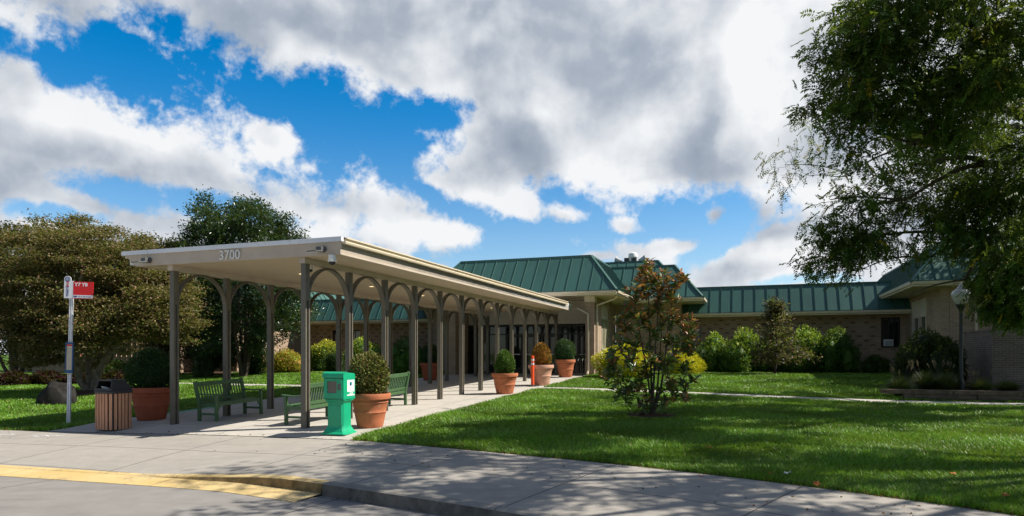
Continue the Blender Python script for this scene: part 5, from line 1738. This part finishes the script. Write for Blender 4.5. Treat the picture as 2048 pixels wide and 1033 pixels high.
# ---- street trees on the right, outside the picture, that shade the lawn and pavement
def shade_tree(label, base, h0, ells, per, cols):
    bz = gz(*base) - .05; T_ = Tree('street_tree', label, 'tree', (*base, bz))
    o = np.array([*base, bz])
    top_ = np.mean([np.array(e_[0]) for e_ in ells], 0) - o
    T_.limb(curve_pts((0, 0, 0), (top_[0] * .15, top_[1] * .15, h0), 0, 8, .02), .30, .2, 12)
    for c_, r_, k in ells:
        T_.limb(curve_pts((top_[0] * .15, top_[1] * .15, h0), np.array(c_) - o, .08, 8, .05), .14, .04, 8)
    for c_, r_, k in ells:
        pts = ellipsoid_pts(k, np.array(c_) - o, r_, .35, k)
        grow(T_, pts, per, 'leaf', (.02, .006), True, spread=.30, ln=.17, wd_=.085, cols=cols, flat=.45)
    return T_.done(M['leaf'], M['bark'])


shade_tree('tall street tree standing right of the picture above the pavement', (15.0, 9.0), 5.5,
           [((10.2, 10.3, 11.4), (2.6, 1.7, 1.2), 62), ((7.3, 10.2, 10.6), (1.9, 1.5, .8), 40), ((8.8, 8.7, 9.3), (1.9, 1.3, .9), 36), ((12.6, 9.4, 9.6), (2.4, 1.8, 1.3), 60),
            ((5.6, 8.0, 8.2), (1.5, 1.0, .55), 24), ((9.6, 7.0, 8.6), (2.2, 1.2, .9), 46), ((6.6, 6.2, 7.4), (1.6, 1.0, .55), 26), ((13.5, 12.2, 11.6), (2.2, 1.8, 1.4), 50), ((12.0, 6.6, 9.0), (2.2, 1.6, 1.2), 46), ((9.5, 4.5, 8.8), (2.2, 1.4, .9), 34)], 100, GT[:4])
shade_tree('broad street tree standing right of the picture beside the brick screen', (25.5, 22.5), 4.5,
           [((23.0, 21.5, 8.4), (3.2, 2.6, 1.8), 90), ((20.8, 25.0, 7.4), (2.6, 2.2, 1.5), 60), ((27.0, 24, 9.4), (3.2, 2.8, 2), 80), ((23.5, 27.0, 8.0), (2.6, 2.2, 1.5), 50), ((24.5, 18.5, 8.2), (2.6, 2.2, 1.6), 60), ((18.8, 23.5, 6.9), (2.2, 2.0, 1.2), 60), ((21.2, 20, 7.2), (2.5, 2, 1.5), 70), ((17.0, 26.5, 7.7), (1.8, 1.6, 1.0), 34)], 60, GT[:4])

# ---- japanese maple on the left lawn
MP = [(.125, .105, .034), (.18, .135, .052), (.23, .155, .070), (.27, .17, .092), (.09, .105, .032), (.22, .105, .058)]
mb = (MAP[0], MAP[1], gz(*MAP[:2]) - .03)
T2 = Tree('maple_tree', 'spreading bronze green maple with leaning trunks behind the bus stop sign', 'tree', mb)
rl = lambda a, b_, Y: np.array(px(a, b_, Y)) - np.array(mb)
for pts, r0, r1 in [([(182, 790, 24), (160, 762, 23.8), (150, 715, 23.4), (140, 660, 23.2), (90, 600, 23)], .15, .07), ([(186, 790, 24), (196, 745, 24), (228, 690, 24.3), (262, 620, 24.4), (300, 560, 24.2)], .16, .07), ([(182, 785, 24.1), (176, 730, 24.6), (185, 650, 25), (180, 560, 25), (190, 500, 24.5)], .13, .06),
                    ([(228, 690, 24.3), (270, 660, 23.4), (330, 640, 22.8)], .08, .04), ([(150, 715, 23.4), (80, 660, 22.8), (20, 620, 22.6)], .08, .04), ([(262, 620, 24.4), (330, 600, 24.8), (370, 590, 24.6)], .06, .03), ([(140, 660, 23.2), (150, 590, 22.4), (170, 530, 22)], .06, .03)]:
    T2.limb([rl(*p) for p in pts], r0, r1, 9)
cl = []
for a, b_, Y, ra, rd_, k in [(60, 600, 23.2, 1.7, 1.6, 80), (-40, 620, 23, 1.6, 1.6, 50), (150, 540, 22.8, 1.6, 1.5, 80), (120, 492, 24, 1.1, 1.2, 36), (230, 520, 23.6, 1.5, 1.6, 80), (300, 600, 23.6, 1.3, 1.5, 80), (345, 650, 23.6, .75, .9, 36), (250, 640, 22.9, 1.2, 1.0, 50), (150, 640, 22.4, 1.4, 1.0, 60), (60, 680, 22.6, 1.1, 1.0, 40), (210, 478, 24.3, .7, .8, 14), (150, 448, 24, .3, .5, 6), (180, 690, 25.4, 1.2, .8, 26), (350, 560, 24.6, .7, 1, 30), (20, 520, 24, 1.4, 1.4, 50), (-60, 540, 24, 1.4, 1.4, 30)]:
    cl.append(ellipsoid_pts(k, rl(a, b_, Y), (ra, rd_, ra * .8), .45, int(a) % 91))
grow(T2, np.concatenate(cl), 190, 'leaf', (.016, .005), spread=.26, ln=.092, wd_=.06, cols=MP, flat=.28, droop=.4, w=[3, 3, 2, 1.2, 3, .7])
T2.done(M['leaf'], M['pale_bark'])

# ---- crape myrtle thicket behind, each a tree of its own
def bush_tree(name, label, x, y0, Y, hw, top_y, cols, per, k, ln, wd_, group=None, seed=1, w=None, low=720, flat=.7, extra=None, mat='leaf', spread=.3, bark='bark'):
    bX, bY, _ = px(x, y0, Y); bz = gz(bX, bY) - .03
    T_ = Tree(name, label, 'tree', (bX, bY, bz), group)
    zt = EYE + (HOR - top_y) / F_PX * Y - bz; zl_ = EYE + (HOR - low) / F_PX * Y - bz
    zl_ = max(zl_, .3); hw_ = hw / F_PX * Y
    cz = (zt + zl_) / 2; rz = (zt - zl_) / 2
    for q in range(5):
        a = q * 2 * math.pi / 5 + seed
        T_.limb(curve_pts((.1 * math.cos(a), .1 * math.sin(a), 0), (hw_ * .55 * math.cos(a), hw_ * .55 * math.sin(a), cz + rz * .35), .04, 8, .05), .09, .03, 7)
    T_.limb(curve_pts((0, 0, 0), (0, 0, cz + rz * .6), 0, 8, .03), .12, .04, 8)
    pts = ellipsoid_pts(k, (0, 0, cz), (hw_, hw_, rz), .55, seed)
    grow(T_, pts, per, 'leaf', (.02, .006), spread=spread, ln=ln, wd_=wd_, cols=cols, flat=flat, w=w)
    if extra: extra(T_, pts, zt)
    return T_.done(M[mat], M[bark])


CM = [(.06, .062, .018), (.085, .07, .022), (.13, .065, .03), (.05, .065, .018), (.20, .05, .045)]
CG = 'crape myrtles along the left block'
for i, (x, Y, hw, ty, lab) in enumerate([(-120, 33, 120, 470, 'reddish crape myrtle cut by the left edge of the picture'), (30, 33, 100, 462, 'reddish crape myrtle directly left of the maple crown'), (210, 34, 95, 470, 'reddish crape myrtle rising behind the bus stop sign'), (325, 34.5, 70, 480, 'reddish crape myrtle between the maple and the dark holly')]):
    bush_tree('crape_myrtle', lab, x, 742, Y, hw, ty, CM, 190, 150, .16, .085, CG, i + 3, [3, 3, 2, 3, .35], low=690)


# ---- dark holly
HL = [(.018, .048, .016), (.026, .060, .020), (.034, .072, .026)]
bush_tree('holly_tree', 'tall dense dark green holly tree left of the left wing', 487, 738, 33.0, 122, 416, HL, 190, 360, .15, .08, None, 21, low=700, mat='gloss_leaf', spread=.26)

bush_tree('added_evergreen', 'added dark evergreen standing in for shade between the maple and the holly', 418, 742, 35.5, 50, 560, HL, 150, 130, .15, .08, None, 23, low=738, mat='gloss_leaf', spread=.3)  # added to darken the gap; stands for the holly's shaded interior
# ---- young magnolia
MGc = [(.065, .12, .028), (.095, .165, .038), (.15, .21, .055), (.36, .16, .055), (.60, .24, .09)]
mb3 = (MAG[0], MAG[1], gz(*MAG[:2]) + .0)
T3 = Tree('young_magnolia', 'young magnolia with rusty leaf tips standing in the near lawn', 'tree', mb3)
mz = lambda a, b_: np.array(((a - 1304) / F_PX * 15.2, 0, (833 - b_) / F_PX * 15.2))
tops = [(1290, 545), (1312, 548), (1330, 575), (1265, 600), (1345, 600), (1356, 570), (1375, 650), (1250, 640), (1240, 690), (1385, 690), (1280, 590), (1320, 600), (1300, 620), (1270, 680), (1340, 680), (1235, 740), (1370, 740), (1250, 790), (1360, 780), (1295, 700), (1325, 720), (1280, 760), (1335, 770), (1230, 715), (1310, 660), (1265, 725), (1350, 730), (1288, 810), (1325, 805), (1245, 765), (1290, 640), (1335, 640), (1382, 655), (1312, 575), (1300, 740), (1262, 655), (1362, 700)]
stems = []
for k, (a, b_) in enumerate([(1296, 560), (1318, 575), (1345, 610), (1272, 620), (1330, 640)]):
    q = mz(a, b_); q[1] = rng.uniform(-.25, .25)
    T3.limb(curve_pts((.03 * math.cos(k * 1.3), .03 * math.sin(k * 1.3), -.05), q, .03, 10, .03), .034, .009, 7)
def whorl(T_, c, out, n, ln, wd_, young):
    f = rng.uniform(0, 2 * np.pi, n); el = rng.uniform(.1, 1.0, n)
    A = unit(out); B_ = unit(np.cross(A, rng.normal(size=3))); C_ = np.cross(A, B_)
    D = unit(A * np.sin(el)[:, None] + (B_ * np.cos(f)[:, None] + C_ * np.sin(f)[:, None]) * np.cos(el)[:, None] + np.array([0, 0, -.15]))
    P = c + rng.normal(0, .02, (n, 3)) - A * rng.uniform(0, .16, n)[:, None]
    V, T = leaf_geo(P, D, ln * rng.uniform(.7, 1.2, n), wd_ * rng.uniform(.8, 1.2, n), up=np.c_[rng.normal(0, .5, (n, 2)), np.ones(n)], fold=.22)
    wt = [1, 1, .6, 3.0 * young, 2.2 * young] if young > .3 else [3, 3, 2, .8, .2]
    T_.leaves(V, T, np.repeat(pal(MGc, n, .2, wt), 4, 0))
for a, b_ in tops:
    for rep in range(6 if b_ > 690 else 7 if b_ > 600 else 6):
        q = mz(a, b_) + rng.normal(0, .13, 3); r_ = .10 + .6 * min(1, (b_ - 530) / 200)
        q[1] = rng.uniform(-1, 1) * r_ * .8
        nd = T3.nearest(q); d = np.linalg.norm(q - nd[:3])
        if d > .05: T3.limb(curve_pts(nd[:3], q, -.05, 5, .05), .012, .005, 5)
        yg = .9 if b_ < 600 else .45 if b_ < 660 else (.4 if rng.random() < .25 else 0)
        whorl(T3, q, q - nd[:3] + np.array([0, 0, .25 + .4 * (b_ < 640)]), 17, .185, .066, yg)
T3.done(M['gloss_leaf'], M['bark'])

# ---- small purple leaved tree near the wing
PL = [(.055, .050, .032), (.085, .062, .042), (.12, .075, .050), (.045, .055, .028), (.18, .10, .06)]
pb3 = (PUR[0], PUR[1], gz(*PUR[:2]))
T4 = Tree('young_magnolia', 'small bronze leaved tree on a thin trunk before the right wing', 'tree', pb3)
pz = lambda a, b_: np.array(((a - 1549) / F_PX * 30, 0, (750 - b_) / F_PX * 30))
T4.limb(curve_pts((0, 0, -.05), pz(1552, 625), 0, 9, .02), .06, .015, 8)
for a, b_ in [(1520, 690), (1580, 690), (1530, 660), (1575, 655), (1550, 640), (1510, 715), (1590, 705), (1540, 705)]:
    q = pz(a, b_); q[1] = rng.uniform(-.6, .6); nd = T4.nearest(q - np.array([0, 0, .3])); T4.limb(curve_pts(nd[:3], q, .03, 5, .04), .022, .008, 6)
pts = []
for zf in range(125):
    b_ = rng.uniform(606, 724); f = (b_ - 606) / 132
    r_ = (.14 + .95 * min(1, f * 1.35) * (1 - .25 * max(0, f - .8) / .2)) * (1 + .25 * math.sin(b_ * .25))
    a_ = rng.uniform(0, 2 * np.pi); q = rng.uniform(.35, 1.12) * r_ * (1 + .25 * math.sin(3 * a_ + b_ * .11))
    pts.append(pz(1549, b_) + np.array([q * math.cos(a_), q * math.sin(a_), 0]))
grow(T4, np.array(pts), 28, 'leaf', (.010, .004), spread=.14, ln=.17, wd_=.08, cols=PL, flat=.8)
T4.done(M['leaf'], M['bark'])

# ------------------------------------------------------------------ shrubs
def lobed(name, label, cat, at, rx, ry, h, cols, n, ln, wd_, group, seed, amp, mat, top_cols, w):
    """a natural shrub: several lumpy leaf masses of different height on bare stems"""
    import bmesh
    t = root(name, label, cat, at, 0, group)
    rr = np.random.default_rng(seed * 7 + 1)
    nl = 4 + int(amp * 26)
    C = []; Rr = []
    for k in range(nl):
        a = rr.uniform(0, 2 * np.pi); q = rr.uniform(.15, .72) if k else 0
        r_ = rr.uniform(.36, .52) if nl > 6 else rr.uniform(.5, .62)
        zt = h * (1 - .38 * q ** 1.5 - rr.uniform(0, amp * .8) * (k > 0))
        rz = rr.uniform(.24, .36) * h
        C.append((rx * q * math.cos(a), ry * q * math.sin(a), zt - rz)); Rr.append((rx * r_, ry * r_, rz))
        C.append((rx * q * 1.12 * math.cos(a), ry * q * 1.12 * math.sin(a), (zt - rz) * .5)); Rr.append((rx * r_ * .95, ry * r_ * .95, (zt - rz) * .55))
    C = np.array(C); Rr = np.array(Rr)
    per = int(n * 1.5 / len(C)); Ps = []; Ds = []
    for c, r_ in zip(C, Rr):
        d = unit(rng.normal(size=(per, 3))); q = np.where(rng.random(per) < .2, rng.uniform(.7, .92, per), rng.uniform(.9, 1.12, per)) * lump(d, seed, .16)
        P = c + d * r_ * q[:, None]
        e = np.min(np.linalg.norm((P[:, None] - C[None]) / Rr[None], axis=2), axis=1)
        k = (e > .70) & (P[:, 2] > .02); Ps.append(P[k]); Ds.append(d[k])
    P = np.concatenate(Ps); d = np.concatenate(Ds); m = len(P)
    D = unit(d * .7 + rng.normal(0, .6, (m, 3)) + np.array([0, 0, .3]))
    V, T = leaf_geo(P, D, ln * rng.uniform(.6, 1.35, m), wd_ * rng.uniform(.7, 1.25, m))
    c = pal(cols, m, .22, w)
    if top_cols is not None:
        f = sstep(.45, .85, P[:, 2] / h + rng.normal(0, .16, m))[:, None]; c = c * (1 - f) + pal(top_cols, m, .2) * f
    c = np.repeat(c, 4, 0); nv = len(V); VV = [V]; TT_ = [T]; CC = [c]
    bm = bmesh.new(); bmesh.ops.create_icosphere(bm, subdivisions=2, radius=1)
    bv = unit(np.array([v_.co for v_ in bm.verts])); bf = np.array([[v_.index for v_ in f_.verts] for f_ in bm.faces]); bm.free()
    for q, r_ in zip(C, Rr):
        X = q + bv * r_ * (.78 * lump(bv, seed, .16) * (1 + rng.normal(0, .04, len(bv))))[:, None]; X[:, 2] = np.maximum(X[:, 2], 0)
        VV.append(X); TT_.append(bf + nv); nv += len(X); CC.append(pal(cols, len(X), .25, w))
    np_mesh('foliage', np.concatenate(VV), np.concatenate(TT_), M[mat], np.concatenate(CC), t)
    b = MB()
    for k in range(6):
        a = k * 1.05; b.tube(curve_pts((.05 * math.cos(a), .05 * math.sin(a), -.03), (rx * .5 * math.cos(a), ry * .5 * math.sin(a), h * .6), .05, 4, .04), [.02, .017, .014, .011, .008], 5)
    b.build('stem', M['bark'], t, fix=False)
    return t


def shrub(label, x, yb, Y, hw, top_y, cols, n, ln, wd_, seed, group, top_cols=None, name='shrub', mat='leaf', amp=.28, w=None, ry=None, cat='shrub', stem=False, dens=.3):
    X, Y_, _ = px(x, yb, Y); z = gz(X, Y_) + .01
    h = EYE + (HOR - top_y) / F_PX * Y - z; rx = hw / F_PX * Y
    if name == 'cypress_shrub' and cols is YG: return foliage_ball(name, label, cat, (X, Y_, z), rx, h * .62, h * .38, cols, n, ln, wd_, group, seed, .30, mat, True, None, ry=rx * .8, dens_in=.15)
    return lobed(name, label, cat, (X, Y_, z), rx, ry or rx * .8, h, cols, n, ln, wd_, group, seed, amp, mat, top_cols, w)


SG = [(.045, .11, .016), (.07, .15, .022), (.10, .19, .03)]
SUN_TOPS = [(.32, .46, .04), (.44, .54, .06), (.22, .36, .035)]  # sun on the wing shrubs' tops, put into the leaf colour
WG = 'shrubs along the right wing wall'
shrub('bushy shrub with sunlit tips put into its leaf colour at the left end of the wing row', 1428, 745, 33.3, 36, 668, SG, 6000, .13, .06, 31, WG, SUN_TOPS)
shrub('rounded shrub second in the wing row, left of the bronze tree', 1490, 746, 32.8, 46, 660, SG, 8000, .13, .06, 32, WG, SUN_TOPS)
shrub('rounded shrub directly behind the bronze leaved tree', 1556, 746, 32.9, 38, 664, SG, 5000, .13, .06, 37, WG, SUN_TOPS)
shrub('rounded shrub directly right of the bronze tree', 1612, 748, 31.9, 48, 656, SG, 8000, .13, .06, 33, WG, SUN_TOPS)
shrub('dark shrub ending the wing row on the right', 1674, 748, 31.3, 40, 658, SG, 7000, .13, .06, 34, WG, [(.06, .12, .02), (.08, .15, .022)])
YG = [(.66, .60, .02), (.76, .66, .03), (.48, .50, .02)]
shrub('yellow feathery cypress shrub at the right corner of the entrance block', 1246, 752, 28.6, 52, 692, YG, 16000, .11, .026, 35, 'yellow cypress shrubs behind the magnolia', name='cypress_shrub', mat='needle', amp=.2)
shrub('small yellow cypress shrub peeking out right of the magnolia', 1364, 744, 30.6, 34, 702, YG, 9000, .11, .026, 36, 'yellow cypress shrubs behind the magnolia', name='cypress_shrub', mat='needle', amp=.18)
shrub('low green bush at the foot of the wing near its right window', 1752, 747, 32.0, 26, 712, SG, 5000, .12, .03, 38, None, [(.06, .13, .02)])
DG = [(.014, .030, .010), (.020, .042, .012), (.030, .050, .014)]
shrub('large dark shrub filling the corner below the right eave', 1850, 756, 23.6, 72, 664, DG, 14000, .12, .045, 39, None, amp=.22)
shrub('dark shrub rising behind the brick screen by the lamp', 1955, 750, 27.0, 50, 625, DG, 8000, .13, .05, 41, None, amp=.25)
shrub('added dark shrub deepening the shade behind the brick screen at the right edge of the picture', 2050, 750, 26.6, 56, 630, DG, 8000, .13, .05, 51, None, amp=.25)  # added to darken the block wall behind the screen
# left side
LG = 'shrubs along the left wing wall'
shrub('yellow and orange mottled shrub below the curtained window', 572, 742, 36.5, 42, 700, [(.40, .42, .03), (.52, .38, .06), (.58, .32, .09), (.26, .36, .03)], 9000, .11, .05, 42, LG, amp=.3)
shrub('clipped hedge with bright yellow top seen left of the second arch', 652, 742, 37.5, 34, 682, SG, 8000, .11, .05, 43, LG, [(.60, .56, .06), (.50, .52, .05)], amp=.12)
shrub('bright green shrub seen through the middle left arches', 724, 742, 38.5, 42, 674, SG, 8000, .11, .05, 44, LG, [(.34, .46, .04), (.44, .52, .06)], amp=.28)
shrub('leafy dark green shrub behind the feathery bush on the left', 812, 745, 38.5, 44, 674, SG, 7000, .11, .05, 45, LG, [(.06, .11, .02)], amp=.25)
shrub('feathery mid green bush between the left posts near the pillar', 828, 752, 33.5, 34, 700, [(.07, .17, .018), (.09, .20, .024)], 10000, .11, .020, 46, None, name='cypress_shrub', mat='needle', amp=.15)
shrub('dark rounded cypress left of the bright hedge', 668, 748, 35.5, 20, 705, [(.025, .055, .014), (.035, .07, .016)], 5000, .10, .022, 49, None, name='cypress_shrub', mat='needle', amp=.12)
X_, Y_, _ = px(508, 745, 35.0)
foliage_ball('arborvitae', 'dark columnar evergreen against the sunlit brick corner', 'shrub', (X_, Y_, gz(X_, Y_)), .58, 1.1, .92, [(.020, .05, .018), (.028, .062, .02)], 9000, .10, .025, None, 47, .12, 'needle', True, None, .35)
shrub('pale green leafy plant in front of the lattice screen', 232, 752, 30.0, 28, 722, [(.05, .09, .018), (.08, .13, .03)], 3000, .14, .06, 48, None, amp=.3)
shrub('small light green shrub in the shade of the holly', 405, 745, 33.0, 20, 708, [(.05, .09, .03), (.08, .12, .04)], 2500, .12, .055, 50, None, amp=.3)
CL = [(.028, .005, .008), (.045, .007, .010), (.018, .006, .006)]
for i, (x, lab) in enumerate([(30, 'dark red coleus clump left of the bus stop pole'), (95, 'dark red coleus clump directly left of the bus stop pole'), (172, 'dark red coleus clump behind the maple trunks'), (235, 'dark red coleus clump below the lattice screen')]):
    shrub(lab, x, 756, 28.5 + i * .4, 40, 743, CL, 3500, .12, .07, 60 + i, 'red coleus clumps behind the maple', name='coleus', amp=.3, ry=.5, cat='plant')

# ornamental grasses in the raised bed
def fountain_grass(label, x, Y, r, h, seed, plumes=True):
    X, Y_, _ = px(x, 770, Y); z = gz(X, Y_) + .02
    t = root('fountain_grass', label, 'ornamental grass', (X, Y_, z), 0, 'fountain grasses in the raised bed')
    n = 1500; rr = np.random.default_rng(seed)
    a = rr.uniform(0, 2 * np.pi, n); lean = rr.uniform(.1, 1.0, n) ** .8; L_ = h * rr.uniform(.7, 1.15, n)
    dirs = np.stack([np.cos(a), np.sin(a)], 1)
    base = dirs * rr.uniform(0, .12, n)[:, None]
    V = []; segs = 4
    side = np.stack([-np.sin(a), np.cos(a)], 1)
    for k in range(segs + 1):
        f = k / segs
        out_ = r * lean * f ** 1.3; z_ = L_ * (f - .55 * lean * f ** 2.6)
        c = np.c_[base + dirs * out_[:, None], z_]; w_ = .007 * (1 - f * .85)
        V += [c + np.c_[side * w_, np.zeros(n)], c - np.c_[side * w_, np.zeros(n)]]
    V = np.stack(V, 1); m = 2 * (segs + 1)
    i = np.arange(n)[:, None] * m; T = []
    for k in range(segs): T += [i + [2 * k, 2 * k + 1, 2 * k + 3], i + [2 * k, 2 * k + 3, 2 * k + 2]]
    np_mesh('blades', V.reshape(-1, 3), np.concatenate(T, 1).reshape(-1, 3), M['grass'], np.repeat(pal([(.045, .075, .018), (.07, .10, .03), (.10, .12, .05)], n), m, 0), t)
    if plumes:
        for k in range(9):
            a_ = rr.uniform(0, 6.28); l_ = rr.uniform(.3, .8); q = np.array([math.cos(a_) * r * l_, math.sin(a_) * r * l_, h * rr.uniform(.95, 1.2)])
            d_ = unit(q + np.array([0, 0, .1])); m_ = 160
            f = rr.uniform(0, 1, m_); P = q + d_ * (f * .17)[:, None]
            D = unit(rr.normal(size=(m_, 3)) + d_ * 1.2)
            V2, T2_ = leaf_geo(P, D, .035 * np.sin(np.pi * np.clip(f, .08, .95)) + .01, .006)
            b_ = np.array([[0, 0, .1], *([q] * 1)])
            o = np_mesh('plume', V2, T2_, M['leaf'], np.repeat(pal([(.30, .22, .17), (.24, .18, .14)], m_, .1), 4, 0), t)
            b = MB(); b.tube(curve_pts((q[0] * .1, q[1] * .1, .05), q, .06, 5, .02), .004, 4); b.build('stalk', M['timber'], o)


for i, (x, Y, r, h, lab) in enumerate([(1800, 20.8, .65, .75, 'fountain grass at the left end of the raised bed'), (1852, 21.4, .75, .85, 'fountain grass with pale plumes below the dark corner shrub'), (1893, 20.9, .65, .85, 'fountain grass with plumes just left of the lamp post'), (1962, 20.8, .6, .62, 'fountain grass just right of the lamp post'), (2015, 20.9, .6, .55, 'fountain grass at the right edge before the brick screen')]):
    fountain_grass(lab, x, Y, r, h, 70 + i, i < 4)
